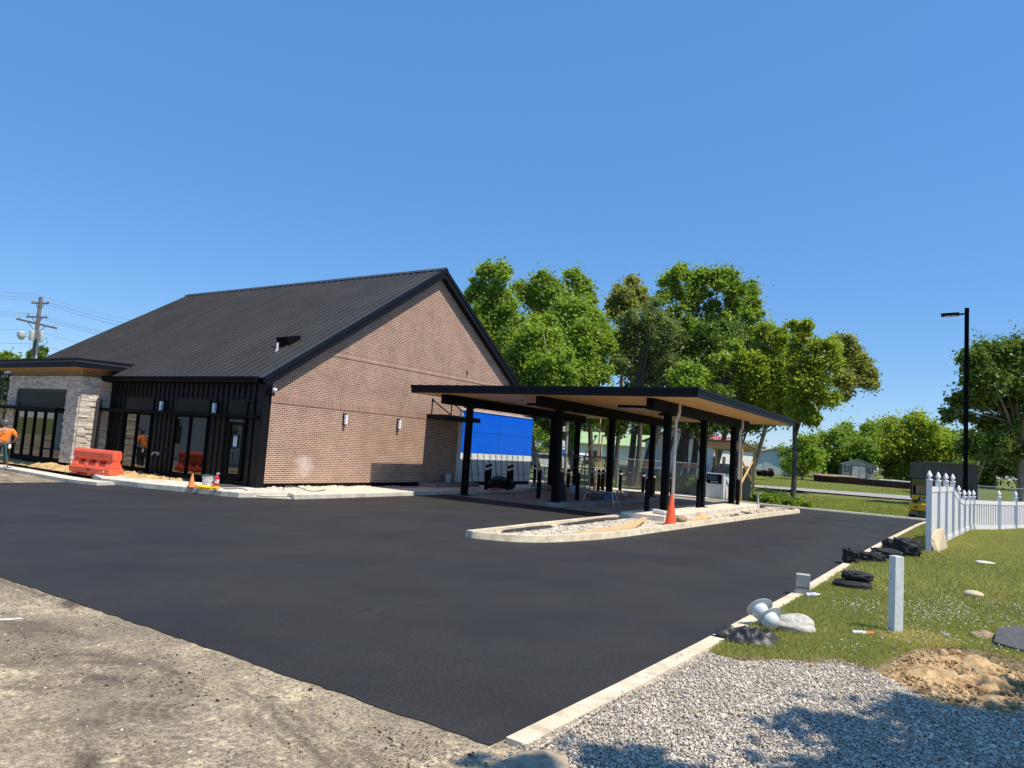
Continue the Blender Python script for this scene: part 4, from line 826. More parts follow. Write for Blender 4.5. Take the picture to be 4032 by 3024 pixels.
# ---------------------------------------------------------------- right-hand verge: gravel, lawn, dirt
GR = [(4.42, 2.62), (5.2, 2.64), (6.04, 2.56), (7.0, 2.53), (7.85, 2.41), (7.72, 2.1), (7.7, 1.95), (8.15, 1.6), (8.8, 1.25), (8.75, .9), (8.3, .72), (7.95, .35), (7.85, -.3), (8.3, -.5), (8.3, -3), (2.5, -3), (2.9, 2.0), (3.9, 2.5)]
def inpoly(X, Y, P):
    P = np.array(P); c = np.zeros(len(X), bool); j = len(P) - 1
    for i in range(len(P)):
        k = ((P[i][1] > Y) != (P[j][1] > Y)) & (X < (P[j][0] - P[i][0]) * (Y - P[i][1]) / (P[j][1] - P[i][1] + 1e-12) + P[i][0]); c ^= k; j = i
    return c
sheet('gravel_ground', [(4.35, 2.54), (8.2, 2.34), (9.5, 1.2), (9.5, -30), (2.4, -30), (2.6, 1.9), (3.6, 2.55)], -.012, mat('gravel_fines', (.38, .33, .265), .95, 0, .35, 30, .9, 120, .2))
bm = bmesh.new(); bmesh.ops.create_icosphere(bm, subdivisions=1, radius=1); ICV = np.array([v.co[:] for v in bm.verts]); ICF = np.array([[v.index for v in f.verts] for f in bm.faces]); bm.free()
def pebbles(name, X, Y, Z, size, m, flat=.55, sd=3):
    g = np.random.default_rng(sd); n = len(X); V = np.repeat(ICV[None], n, 0) * g.uniform(.65, 1.35, (n, 12, 1))
    V *= (size * np.stack([g.uniform(.7, 1.4, n), g.uniform(.6, 1.1, n), g.uniform(.35, .9, n) * flat * 1.4], 1).T if np.isscalar(size) else (size[None] * np.stack([g.uniform(.7, 1.4, n), g.uniform(.6, 1.1, n), g.uniform(.35, .9, n) * flat * 1.4]))).T[:, None, :]
    a = g.uniform(0, 2 * np.pi, n); b = g.uniform(-.5, .5, n); c, s = np.cos(a)[:, None], np.sin(a)[:, None]; cb, sb = np.cos(b)[:, None], np.sin(b)[:, None]
    x, y, z = V[..., 0], V[..., 1], V[..., 2]; x, z = x * cb - z * sb, x * sb + z * cb; x, y = x * c - y * s, x * s + y * c
    V = np.stack([x + X[:, None], y + Y[:, None], z + Z[:, None]], -1).reshape(-1, 3); F = (ICF[None] + (np.arange(n) * 12)[:, None, None]).reshape(-1, 3)
    return npmesh(name, V, F, m, None, 3)
STN = mat('crushed_limestone', (.54, .48, .395), .9, 0, .15, 3, 0, 60, .2, island=.38)
g = np.random.default_rng(5); n = 150000; X = g.uniform(2.5, 9.6, n); Y = g.uniform(-1.2, 2.6, n); k = inpoly(X, Y, GR) & (Y > -.06 * X - .35) & ((Y < 2.46) | (g.uniform(0, 1, n) < .25)); X, Y = X[k], Y[k]
o = pebbles('gravel', X, Y, np.where(Y > 2.43, .030, -.008 + g.uniform(0, .022, len(X))), g.gamma(2.2, .0023, len(X)) + .0036, STN, sd=8); tag(o, 'grey crushed stone spread beside the asphalt corner', 'gravel', kind='stuff')
n = 3600; X = g.uniform(13.6, 33.5, n); Y = g.uniform(6.4, 9.2, n); k = inpoly(X, Y, [(13.5, 9.15), (13.6, 8.7), (14.2, 8.15), (15.4, 7.75), (20.3, 7.3), (25, 7.05), (30, 6.75), (33.3, 6.5), (33, 7.6), (21.2, 7.8), (21.2, 9.1)]); X, Y = X[k], Y[k]
tag(pebbles('island_gravel', X, Y, np.full(len(X), .08), g.gamma(2, .007, len(X)) + .008, STN, sd=9), 'loose pale stones in the planting island', 'gravel', kind='stuff')
# tar crumbs on the old pavement
TAR = mat('black_tar_crumb', (.018, .017, .017), .6, 0, .3, 20)
n = 1300; X = 4.25 - np.abs(g.normal(0, 1.1, n)); Y = g.uniform(2.6, 9.5, n); k = X > 1.6; X, Y = X[k], Y[k]
cx = np.array([[4.0, 3.35], [4.02, 3.1], [3.75, 2.9], [3.6, 5.2], [2.7, 6.7], [3.2, 7.0], [2.4, 4.0]]); q = g.integers(0, 7, 700); X = np.concatenate([X, cx[q, 0] + g.normal(0, .12, 700)]); Y = np.concatenate([Y, cx[q, 1] + g.normal(0, .22, 700)]); k = X < 4.26; X, Y = X[k], Y[k]
tag(pebbles('tar_crumbs', X, Y, np.full(len(X), -.006), g.gamma(1.5, .0022, len(X)) + .0015, TAR, .6, 10), 'black tar crumbs scattered on the worn pavement', 'tar crumbs', kind='stuff')
n = 260; X = g.uniform(2, 4.2, n); Y = g.uniform(2.7, 9, n); tag(pebbles('white_chips', X, Y, np.full(n, -.006), g.gamma(2, .0015, n) + .002, mat('white_stone_chip', (.75, .72, .66), .8), .6, 12), 'small white stone chips on the worn pavement', 'stone chips', kind='stuff')
tag(lumpy('dirt_clod', 'brown mound of sandy stone at the asphalt corner tip', 'mound', (4.15, 2.32, -.05), (.34, .22, .06), mat('brown_mound', (.36, .29, .20), .95, 0, .4, 9, .8, 40), 31, .3), None, None)
# lawn
LAWN = [(7.75, 2.30), (7.72, 2.05), (8.05, 1.5), (8.45, 1.1), (8.25, .82), (8.5, .74), (9.0, .62), (9.5, .48), (9.9, .22), (10.0, -.1), (9.75, -.6), (9.6, -3), (9.6, -40), (70, -40), (70, -8), (37, .9), (33, 1.5), (24.8, 1.83), (18.8, 2.02), (13, 2.13)]
def lawnz(x, y): return .02 + np.clip((2.2 - y) * .03, 0, .12)
mb = MB(); lm, t, b = newmat('lawn_soil'); b.inputs['Roughness'].default_value = .95; b.inputs['Specular IOR Level'].default_value = .1
t.links.new(ramp(t, noise(t, 3, 6, rough=.7), [(.3, (.15, .125, .065)), (.55, (.22, .175, .10)), (.72, (.32, .25, .15))]), b.inputs['Base Color'])
gx = np.concatenate([np.arange(7.6, 36, .35), np.arange(36, 75, 3)]); gy = np.concatenate([np.arange(-42, -3, 3), np.arange(-3, 2.5, .15)])
PX, PY = np.meshgrid(gx, gy, indexing='ij'); ins = inpoly(PX.ravel(), PY.ravel(), LAWN).reshape(PX.shape); PZ = np.where(ins, lawnz(PX, PY), -.08)
Vv = np.stack([PX.ravel(), PY.ravel(), PZ.ravel()], 1); nyy = len(gy); Fv = [(i * nyy + j, (i + 1) * nyy + j, (i + 1) * nyy + j + 1, i * nyy + j + 1) for i in range(len(gx) - 1) for j in range(nyy - 1) if ins[i:i + 2, j:j + 2].any()]
structure(npmesh('lawn', Vv, Fv, lm))
def blades(name, X, Y, Z, h, w, m, sd, lean=.6):
    g = np.random.default_rng(sd); n = len(X); a = g.uniform(0, 2 * np.pi, n); hh = h * g.uniform(.5, 1.3, n); ww = w * g.uniform(.7, 1.3, n); le = hh * g.uniform(.1, lean, n); b = g.uniform(0, 2 * np.pi, n)
    dx, dy = np.cos(a) * ww, np.sin(a) * ww; lx, ly = np.cos(b) * le, np.sin(b) * le
    V = np.stack([np.stack([X - dx, Y - dy, Z], 1), np.stack([X + dx, Y + dy, Z], 1), np.stack([X + lx * .5 + dx * .8, Y + ly * .5 + dy * .8, Z + hh * .6], 1), np.stack([X + lx, Y + ly, Z + hh * .92], 1)], 1).reshape(-1, 3)
    return npmesh(name, V, np.arange(4 * n).reshape(n, 4), m)
GB = island_leaf('grass_blade', (.12, .15, .035), (.36, .365, .14), .4)
GB2 = island_leaf('dry_grass_blade', (.34, .29, .10), (.60, .50, .25), .35)
def area(n, x0, x1, y0, y1, poly, sd):
    g = np.random.default_rng(sd); X = g.uniform(x0, x1, n); Y = g.uniform(y0, y1, n); k = inpoly(X, Y, poly); X, Y = X[k], Y[k]; k = Y > -.055 * X - .4; return X[k], Y[k], g
X, Y, g = area(150000, 7.6, 13.5, -1.3, 2.35, LAWN, 21); f = .5 + .5 * np.sin(X * 2.3 + 1.7 * np.sin(Y * 3)) * np.sin(Y * 2.9 + 1.3 * X); k = (g.uniform(0, 1, len(X)) < .55 + .45 * f); 
dry = (np.hypot(X - 10.15, Y - .55) < .35 + .2 * g.uniform(0, 1, len(X))) & (g.uniform(0, 1, len(X)) < .75)
kk = k & ~dry; tag(blades('lawn_grass', X[kk], Y[kk], lawnz(X[kk], Y[kk]), .060, .0032, GB, 22), 'short green lawn with clover beside the kerb', 'grass', kind='stuff')
kk = dry | (g.uniform(0, 1, len(X)) < .16); tag(blades('dry_grass', X[kk], Y[kk], lawnz(X[kk], Y[kk]), .045, .003, GB2, 23, .9), 'dry straw-coloured blades in the lawn near the steel post', 'grass', kind='stuff')
X, Y, g = area(130000, 13.5, 37, -2.6, 2.2, LAWN, 24); tag(blades('lawn_grass', X, Y, lawnz(X, Y), .07, .007, GB, 25), 'lawn grass stretching to the white fence', 'grass', kind='stuff')
X, Y, g = area(30000, 13.5, 37, -2.6, 2.2, LAWN, 26); k = Y > 1.0; tag(blades('verge_grass', X, Y, lawnz(X, Y), .06, .007, GB2, 27), 'yellowish grass along the kerb and under the fence', 'grass', kind='stuff')
CLOV = mat('clover_white', (.66, .66, .58), .7, 0, .05, 5)
g = np.random.default_rng(31); cc = g.uniform([8.6, -.9], [13.5, 1.4], (34, 2)); q = g.integers(0, 34, 900); X = cc[q, 0] + g.normal(0, .35, 900); Y = cc[q, 1] + g.normal(0, .18, 900); k = inpoly(X, Y, LAWN); X, Y = X[k], Y[k]
tag(pebbles('clover_flowers', X, Y, lawnz(X, Y) + .055, g.uniform(.006, .0115, len(X)), CLOV, .8, 32), 'tiny white clover flowers dotted through the lawn', 'flowers', kind='stuff')
# roadside field grass and weeds beyond the far kerb
X = g.uniform(37.6, 51, 60000); Y = g.uniform(-2, 12, 60000); Z = np.array([terr(a, b_) for a, b_ in zip(X, Y)]); FGR = island_leaf('field_blade', (.15, .18, .03), (.38, .38, .12), .35)
tag(blades('field_grass', X, Y, Z, .11, .016, FGR, 41), 'rough field grass between the far kerb and the road', 'grass', kind='stuff')
X = g.uniform(62, 105, 60000); Y = g.uniform(1, 40, 60000); k = (Y > .05 * X - 2); X, Y = X[k], Y[k]; Z = np.array([terr(a, b_) for a, b_ in zip(X, Y)])
tag(blades('field_grass', X, Y, Z, .05, .03, FGR, 42), 'mown field grass rising to the far sheds', 'grass', kind='stuff')
DIR2 = mat('tan_diggings', (.46, .325, .175), .95, 0, .45, 7, .9, 50, .15, dirt=((.22, .12, .05), 9))
bumpy('dirt_patch', [(7.62, .25), (8.0, .62), (8.45, .78), (9.0, .66), (9.55, .52), (9.95, .25), (10.05, -.1), (9.7, -.5), (9.3, -.8), (8.3, -.8), (7.8, -.3)], -.012, .13, DIR2, .05, 2.4, fall=.45)
g = np.random.default_rng(51); n = 2600; X = g.uniform(7.6, 10.1, n); Y = g.uniform(-.8, .8, n); k = inpoly(X, Y, [(7.7, .25), (8.4, .72), (9.5, .48), (9.9, .1), (9.5, -.6), (7.9, -.4)]); X, Y = X[k], Y[k]
tag(pebbles('dirt_clods', X, Y, np.full(len(X), .05), g.gamma(1.5, .005, len(X)) + .004, DIR2, .8, 52), 'loose tan clods over the dug patch', 'dirt clods', kind='stuff')
# things lying on the verge
BP = (10.36, .77, .02)
po = MB(); po.box(-.06, .06, -.06, .06, 0, .995); o = po.build('square_post', mat('pale_zinc_post', (.66, .71, .70), .45, 0, .12, 14), None, bev=.004); 
o.location = (10.30, .74, .01); o.rotation_euler = (0, 0, math.radians(42)); tag(o, 'square pale steel post standing upright in the lawn', 'post')
cb_ = MB(); x0, x1, y0, y1, h = -.10, .10, -.20, .20, .20
cb_.box(x0, x1, y0, y0 + .035, 0, h); cb_.box(x0, x1, y1 - .035, y1, 0, h); cb_.box(x0, x1, -.02, .02, 0, h); cb_.box(x0, x0 + .035, y0 + .035, y1 - .035, 0, h); cb_.box(x1 - .035, x1, y0 + .035, y1 - .035, 0, h)
o = cb_.build('concrete_block', mat('grey_block', (.36, .36, .34), .95, 0, .15, 9, .5, 60), None); o.location = (12.35, 2.30, .13); o.rotation_euler = (math.radians(90), 0, math.radians(8)); tag(o, 'grey hollow concrete block on the kerb edge', 'concrete block')
def sandbag(lab, loc, size, rz_, seed, amp=.22): return lumpy('sandbag', lab, 'sandbag', loc, size, BAGM, seed, amp, 4, rz_, 'black sandbags along the kerb', flat=False, f=2.6, crease=True, boxy=.62)
sandbag('two-lobed black sandbag nearest the concrete block, lower bag', (13.55, 1.62, .02), (.24, .37, .105), .15, 61, .18)
sandbag('upper black sandbag stacked on the one by the concrete block', (13.66, 1.57, .17), (.22, .31, .10), .25, 62, .22)
sandbag('small crumpled black sandbag against the kerb, left end of the row', (17.3, 2.12, .03), (.30, .22, .22), .2, 63, .3)
sandbag('flattened black sandbag second from the left end of the row', (17.9, 1.78, .03), (.32, .36, .15), .6, 64, .3)
sandbag('long black sandbag in the middle of the row', (18.7, 1.55, .03), (.36, .42, .17), .2, 65, .3)
sandbag('tall slumped black sandbag next to the white fence end post', (19.8, 1.22, .03), (.38, .36, .30), .5, 66, .3)
sandbag('black sandbag behind the white fence end post', (21.3, 1.25, .03), (.36, .32, .2), .9, 67, .3)
sandbag('small black sandbag tucked behind the tall slumped bag', (20.6, 1.55, .03), (.34, .28, .22), .4, 68, .3)
HH = mat('white_hard_hat', (.60, .63, .62), .3, 0, .03, 4)
def hardhat(lab, loc, q):
    o = thing('hard_hat', lab, 'hard hat', loc, group='white hard hats by the kerb'); 
    sh_ = MB().lathe([(.125, .0), (.13, .03), (.125, .08), (.105, .125), (.07, .155), (.0, .165), (0, .15), (.09, .12), (.112, .07), (.115, 0)], n=24).build('shell', HH, o, True)
    rm = MB(); pts = []; n = 32
    for i in range(n):
        t = 2 * math.pi * i / n; r = .205 + .03 * math.cos(t); pts.append((r * math.cos(t), r * .95 * math.sin(t)))
    vs = [(x, y, -.012) for x, y in pts] + [(.122 * math.cos(2 * math.pi * i / n), .122 * math.sin(2 * math.pi * i / n), .006) for i in range(n)] + [(x, y, -.018) for x, y in pts] + [(.118 * math.cos(2 * math.pi * i / n), .118 * math.sin(2 * math.pi * i / n), -.002) for i in range(n)]
    fs = [(i, (i + 1) % n, n + (i + 1) % n, n + i) for i in range(n)] + [(2 * n + i, 3 * n + i, 3 * n + (i + 1) % n, 2 * n + (i + 1) % n) for i in range(n)] + [(i, 2 * n + i, 2 * n + (i + 1) % n, (i + 1) % n) for i in range(n)]
    rm.add(vs, fs).build('brim', HH, sh_, True); o.scale = (.82,) * 3; o.rotation_mode = 'QUATERNION'; o.rotation_quaternion = q; return o
hx, hy = gnd(2925, 2455, .1); hardhat('white brimmed hard hat tipped up, the farther one by the kerb', (9.45, 2.2, .24), Vector((-.5, -.5, -.55)).to_track_quat('Z', 'Y'))
hardhat('white brimmed hard hat lying on black plastic, the nearer one', (9.1, 2.0, .21), Vector((-.4, -.62, -.5)).to_track_quat('Z', 'Y'))
def crumple(name, lab, cat, loc, size, m, seed, rz_=0):
    rr = random.Random(seed); n = 22; V = []; 
    for i in range(n):
        for j in range(n):
            u, v = i / (n - 1) * 2 - 1, j / (n - 1) * 2 - 1; e = 1 - max(abs(u), abs(v)) ** 3
            z = abs(math.sin(u * 4 + 1.7 * v + seed)) * .5 + abs(math.sin(v * 5.3 - u * 2.1)) * .35 + rr.uniform(0, .28)
            V.append((u * size[0] * (1 + .25 * math.sin(v * 3 + seed)), v * size[1] * (1 + .3 * math.sin(u * 4)), z * size[2] * (.25 + .75 * e)))
    F = [(i * n + j, (i + 1) * n + j, (i + 1) * n + j + 1, i * n + j + 1) for i in range(n - 1) for j in range(n - 1)]
    o = npmesh(name, V, F, m); o.location = loc; o.rotation_euler = (0, 0, rz_); return tag(o, lab, cat)
SHEET = mat('shiny_black_plastic', (.02, .02, .022), .5, 0, .4, 8)
crumple('plastic_sheet', 'torn black plastic sheet crumpled in front of the white hard hats', 'plastic sheet', (8.55, 2.10, .03), (.25, .30, .15), SHEET, 2, .5)
lumpy('rock', 'large pale rock with dark broken face by the hard hats', 'rock', (9.45, 1.80, .02), (.17, .28, .13), mat('pale_rock', (.52, .49, .44), .95, 0, .35, 6, .9, 25, dirt=((.12, .10, .08), 4)), 71, .34, 4, .5)
cn = thing('spray_can', 'white spray paint can with orange cap lying by the steel post', 'spray can', (9.86, 1.09, .07), 0)
q = Quaternion((0, 0, 1), math.radians(-52)) @ Quaternion((0, 1, 0), math.radians(90))
b0 = MB(); b0.lathe([(.03, -.10), (.033, -.09), (.033, .07), (.02, .09), (0, .09)], (0, 0, 0), 16, q); b0.build('can', mat('white_can', (.72, .74, .78), .35, dirt=((.25, .3, .5), 18)), cn, True)
b0 = MB(); b0.lathe([(.03, .075), (.032, .08), (.03, .16), (.02, .165), (0, .165)], (0, 0, 0), 16, q); b0.build('cap', mat('orange_cap', (.9, .11, .02), .4), cn, True)
def bottle(lab, loc, rz_, tilt=88):
    o = thing('water_bottle', lab, 'bottle', loc, 0); q = Quaternion((0, 0, 1), rz_) @ Quaternion((0, 1, 0), math.radians(tilt)); 
    b = MB(); b.lathe([(0, -.11), (.03, -.105), (.034, -.09), (.034, -.02), (.03, .0), (.034, .02), (.032, .06), (.014, .095), (.013, .11), (0, .11)], (0, 0, 0), 14, q); b.build('bottle_body', mat('clear_crumpled_plastic', (.62, .64, .70), .2, 0, .25, 30), o, True)
    b = MB(); b.lathe([(.0348, -.07), (.0348, .0)], (0, 0, 0), 14, q); b.build('bottle_label', mat('violet_label', (.42, .38, .62), .5, 0, .3, 25), o, True)
    b = MB(); b.lathe([(.016, .10), (.016, .125), (0, .126)], (0, 0, 0), 10, q); b.build('bottle_cap', WHITE, o, True); o.scale = (1.05,) * 3; return o
bottle('crumpled plastic bottle lying in clover near the broken asphalt slab', (10.55, .22, .085), math.radians(200)); bottle('crushed plastic bottle beside the concrete block', (12.0, 2.0, .09), math.radians(-40))
sl2 = MB(); sl2.prism([(10.25, -.27, .10), (10.75, -.32, .17), (11.2, -.52, .17), (10.9, -1.1, .12), (10.2, -1.0, .08), (10.12, -.5, .09)], (0, 0, .07)); tag(sl2.build('asphalt_slab', mat('broken_asphalt', (.075, .075, .08), .85, 0, .3, 20, .8, 60), None, bev=.008), 'broken dark asphalt slab lying at the right edge of the lawn', 'asphalt slab')
lumpy('rock', 'brown rubble lump next to the broken asphalt slab', 'rock', (10.75, -.2, .04), (.16, .17, .08), mat('brown_rubble', (.30, .22, .14), .95, 0, .4, 12, .9, 30), 73, .3)
o = MB().prism([(11.2, -.42, .08), (11.5, -.45, .08), (11.6, -.9, .08), (11.25, -.9, .08)], (0, 0, .09)).build('concrete_chunk', mat('yellow_stained_concrete', (.50, .40, .18), .9, 0, .25, 8, .5, 40), None, bev=.01); tag(o, 'yellow-topped concrete chunk behind the asphalt slab', 'concrete chunk')
lumpy('stone', 'smooth tan stone alone in the lawn right of the post', 'stone', (14.2, -.10, .10), (.13, .14, .06), mat('tan_stone', (.52, .44, .30), .8), 74, .12, flat=False)
lumpy('stone', 'flat white stone far out in the lawn before the fence', 'stone', (19.6, -.35, .12), (.16, .2, .04), mat('white_stone', (.62, .58, .50), .8), 75, .12, flat=False)
# white fence
FP = [(21.63 + 1.6 * i, .83 - (1.6 * i) * .093) for i in range(7)]; F2 = [(31.75, -.20), (32.95, -1.02), (34.35, -1.60), (35.8, -2.2), (37.3, -2.85)]
fe = wthing('picket_fence', 'white vinyl picket fence stepping down and turning a corner', 'fence', (21.63, .83, 0))
def zf(i): return 1.86 if i < 4 else (1.28 if i > 3 else 1.86)
def fpost(x, y, h, w=.064, z0=.0):
    p = MB().box(x - w, x + w, y - w, y + w, z0, h).build('fence_post', WHITE, fe)
    MB().lathe([(w * 1.35, h), (w * 1.35, h + .03), (w * .55, h + .045), (w * .5, h + .07), (w * 1.15, h + .115), (w * 1.02, h + .15), (w * .35, h + .235), (0, h + .26)], (x, y, 0), 14).build('post_cap', WHITE, p, True)
HT = [1.90, 1.88, 1.87, 1.86, 1.50, 1.34, 1.32]
for i, (x, y) in enumerate(FP): fpost(x, y, HT[i])
for i, (x, y) in enumerate(F2): fpost(x, y, 1.36 if i else 1.32, .064, .05)
def fpanel(a, b_, ha, hb, zb=.14, gap=.035, pw=.085):
    a = Vector((*a, 0)); b_ = Vector((*b_, 0)); u = (b_ - a); L = u.length; u.normalize(); nr = Vector((-u.y, u.x, 0)); m_ = MB(); q = .075
    def bx(t0, t1, z00, z01, z10, z11, th):
        vs = []
        for t, z0, z1 in ((t0, z00, z01), (t1, z10, z11)):
            for s in (-1, 1): vs += [a + u * t + nr * th * s + Vector((0, 0, z0)), a + u * t + nr * th * s + Vector((0, 0, z1))]
        m_.add(vs, [(0, 1, 3, 2), (4, 6, 7, 5), (0, 4, 5, 1), (2, 3, 7, 6), (1, 5, 7, 3), (0, 2, 6, 4)])
    H = lambda t: ha + (hb - ha) * t / L
    bx(q, L - q, H(q) - .14, H(q), H(L - q) - .14, H(L - q), .028); bx(q, L - q, zb, zb + .14, zb, zb + .14, .028)
    t = q + .02
    while t + pw < L - q: bx(t, t + pw, zb + .1, H(t) - .1, zb + .1, H(t + pw) - .1, .012); t += pw + gap
    m_.build('fence_panel', WHITE, fe)
PH = [1.74, 1.73, 1.72, 1.71, 1.36, 1.22, 1.20]
for i in range(6): fpanel(FP[i], FP[i + 1], PH[i], PH[i + 1], .12, .012, .10)
fpanel(FP[6], F2[0], 1.2, 1.2)
for i in range(4): fpanel(F2[i], F2[i + 1], 1.21, 1.21, .14, .055, .075)
tp = wthing('steel_stake', 'rusty steel T-stake standing by the fence corner', 'stake', (29.4, -.6, 0)); x, y = gnd(3790, 2090, .05); MB().bar((x, y, 0), (x, y, 2.02), .035, .035).build('stake', RUST, tp); MB().box(x - .05, x + .05, y + .1, y + .45, .02, .34).build('foot_plate', RUST, tp)
fl = MB().prism([(21.5, .60, .06), (22.8, .42, .06), (22.7, .52, .62), (22.2, .63, .60), (21.75, .72, .40)], (.03, .09, .0)); tag(fl.build('flagstone', mat('buff_flagstone', (.55, .45, .30), .9, 0, .2, 5, .4, 20), None), 'buff flagstone slab leaning on the white fence base', 'flagstone')
bd = MB(); bd.obox((35.3, .85, .07), (1.5, .3, .06), Quaternion((0, 0, 1), .9)); tag(bd.build('timber_plank', WOOD, None), 'loose timber plank on the ground behind the fence', 'plank')
# light poles
lp = wthing('light_pole', 'tall black square light pole with single lamp arm', 'light pole', (31.5, .05, 0))
MB().box(31.5 - .075, 31.5 + .075, -.025, .125, 0, 8.42).build('pole', BLK, lp); MB().box(31.3, 31.7, -.15, .25, .0, .35).build('pole_base', CONC, lp)
arm = Vector((.05, 1, 0)).normalized(); s0 = Vector((31.5, .13, 8.2)); h_ = MB(); h_.bar(s0, s0 + arm * .2, .06, .06); h_.build('lamp_arm', BLK, lp)
hd_ = MB(); hd_.obox(s0 + arm * .46 + Vector((0, 0, .0)), (.34, .60, .09), Quaternion((1, 0, 0), -.03)); lh = hd_.build('lamp_head', BLK, lp, bev=.015)
for k in (.33, .55): MB().obox(s0 + arm * k + Vector((0, 0, -.055)), (.24, .17, .015)).build('lamp_lens', mat('lamp_lens', (.55, .53, .45), .3) if k < .4 else bpy.data.materials['lamp_lens'], lh)
gp = wthing('light_pole', 'slim grey light pole with camera box rising behind the canopy', 'light pole', (*at(2220, 1900, 44)[:2], 0)); x, y, _ = at(2222, 1900, 44)
zt = at(2246, 1440, 44)[2]; MB().cyl((x, y, -.1), (x, y, zt), .085, .07, 12).build('pole', mat('grey_pole', (.36, .35, .33), .6), gp, True); MB().obox((x, y, zt + .12), (.42, .3, .30), Quaternion((0, 0, 1), .6)).build('flood_lamp', GALV, gp, bev=.02); MB().bar((x, y, zt - .2), (x - .25, y + .35, zt - .18), .05, .05).build('arm', GALV, gp)
zc = at(2230, 1690, 44)[2]; MB().obox((x - .15, y + .22, zc), (.28, .32, .32), Quaternion((0, 0, 1), .6)).build('camera_box', WHITE, gp, bev=.02)
sg = at(2225, 1783, 44); MB().obox((sg[0], sg[1] + .2, sg[2]), (.03, .45, .35), Quaternion((0, 0, 1), .5)).build('blue_sign', mat('blue_sign', (.05, .22, .65), .5), gp)
# mini excavator
exv = thing('mini_excavator', 'small yellow and black excavator parked behind the white fence', 'excavator', (39.2, 1.45, -.12), math.radians(-12))
YE = mat('excavator_yellow', (.80, .46, .02), .4, 0, .08, 4); DK = mat('excavator_black', (.02, .02, .022), .45)
cbn = MB(); cbn.box(.0, 1.3, -.25, .85, 1.16, 1.22); cbn.box(-.05, .02, .78, .86, 1.0, 1.95); cbn.box(-.05, .02, -.25, -.17, 1.0, 1.95); cbn.box(1.2, 1.28, .78, .86, 1.0, 1.95); cbn.box(1.2, 1.28, -.25, -.17, 1.0, 1.95); cbn.box(-.08, 1.32, -.28, .90, 1.93, 2.02); cbn.box(-.04, .02, -.25, .86, 1.0, 1.22); cbn.build('cab_frame', DK, exv, bev=.02)
cg = MB(); cg.box(-.03, .0, -.17, .78, 1.22, 1.93); cg.box(0, 1.25, .80, .83, 1.05, 1.93); cg.box(0, 1.25, -.22, -.2, 1.05, 1.93); cg.build('cab_glass', GLASS, exv)
bdy = MB(); bdy.prism([(-.22, -.75, .42), (-.22, .85, .42), (.1, .95, .42), (1.35, .95, .42), (1.35, -.85, .42), (.1, -.85, .42)], (0, 0, .36)); bdy.build('counterweight', YE, exv, bev=.05)
hood2 = MB(); hood2.prism([(-.10, -.70, .75), (-.10, .80, .75), (1.3, .85, .75), (1.3, -.8, .75)], (0, 0, .42)); hood2.build('engine_cover', YE, exv, bev=.04)
MB().box(-.125, -.095, -.40, .48, .86, 1.10).build('badge_panel', DK, exv); 
textmesh('badge_lettering', [('CAT', .23, frame((-.13, .16, .98), (0, -1, 0), (0, 0, 1)))], WHITE, exv)
MB().cyl((-.23, .55, .60), (-.19, .55, .60), .06, n=14).build('exhaust_port', DK, exv); MB().box(-.235, -.2, -.30, .05, .60, .68).build('plate', GALV, exv); MB().box(-.13, -.09, .50, .72, .77, .95).build('tail_lamp', DK, exv)
for s in (.62, -.62): 
    tr_ = MB(); pts = [(-.55, s - .16, .20), (-.40, s - .16, .03), (1.5, s - .16, .03), (1.68, s - .16, .2), (1.5, s - .16, .40), (-.40, s - .16, .40)]; tr_.prism(pts, (0, .32, 0))
    for k in range(14): tr_.box(-.42 + k * .14, -.36 + k * .14, s - .17, s + .17, .0, .03)
    for k in range(2): tr_.box(-.60, -.52, s - .17, s + .17, .10 + k * .12, .15 + k * .12)
    tr_.build('track', DK, exv)
MB().box(.2, 1.2, -.4, .4, .38, .52).build('undercarriage', DK, exv)
bo = MB(); bo.bar((1.3, -.1, .8), (2.2, -.1, 1.9), .18, .2); bo.bar((2.2, -.1, 1.9), (3.0, -.1, 1.2), .15, .16); bo.build('boom', YE, exv); MB().prism([(2.9, -.35, 1.2), (3.2, -.35, .9), (2.9, -.35, .6), (2.7, -.35, .9)], (0, .5, 0)).build('bucket', DK, exv)
# right chain link beyond fence
a = at(3853, 1915, 42); b_ = at(4080, 1925, 40); chainlink('chain_link_fence', 'chain-link fence with pale top rail beyond the white fence', a[:2], b_[:2], 1.5, terr(a[0], a[1]) - .1 + 0.1, (0, 2.7, 5), .14, True, .005)
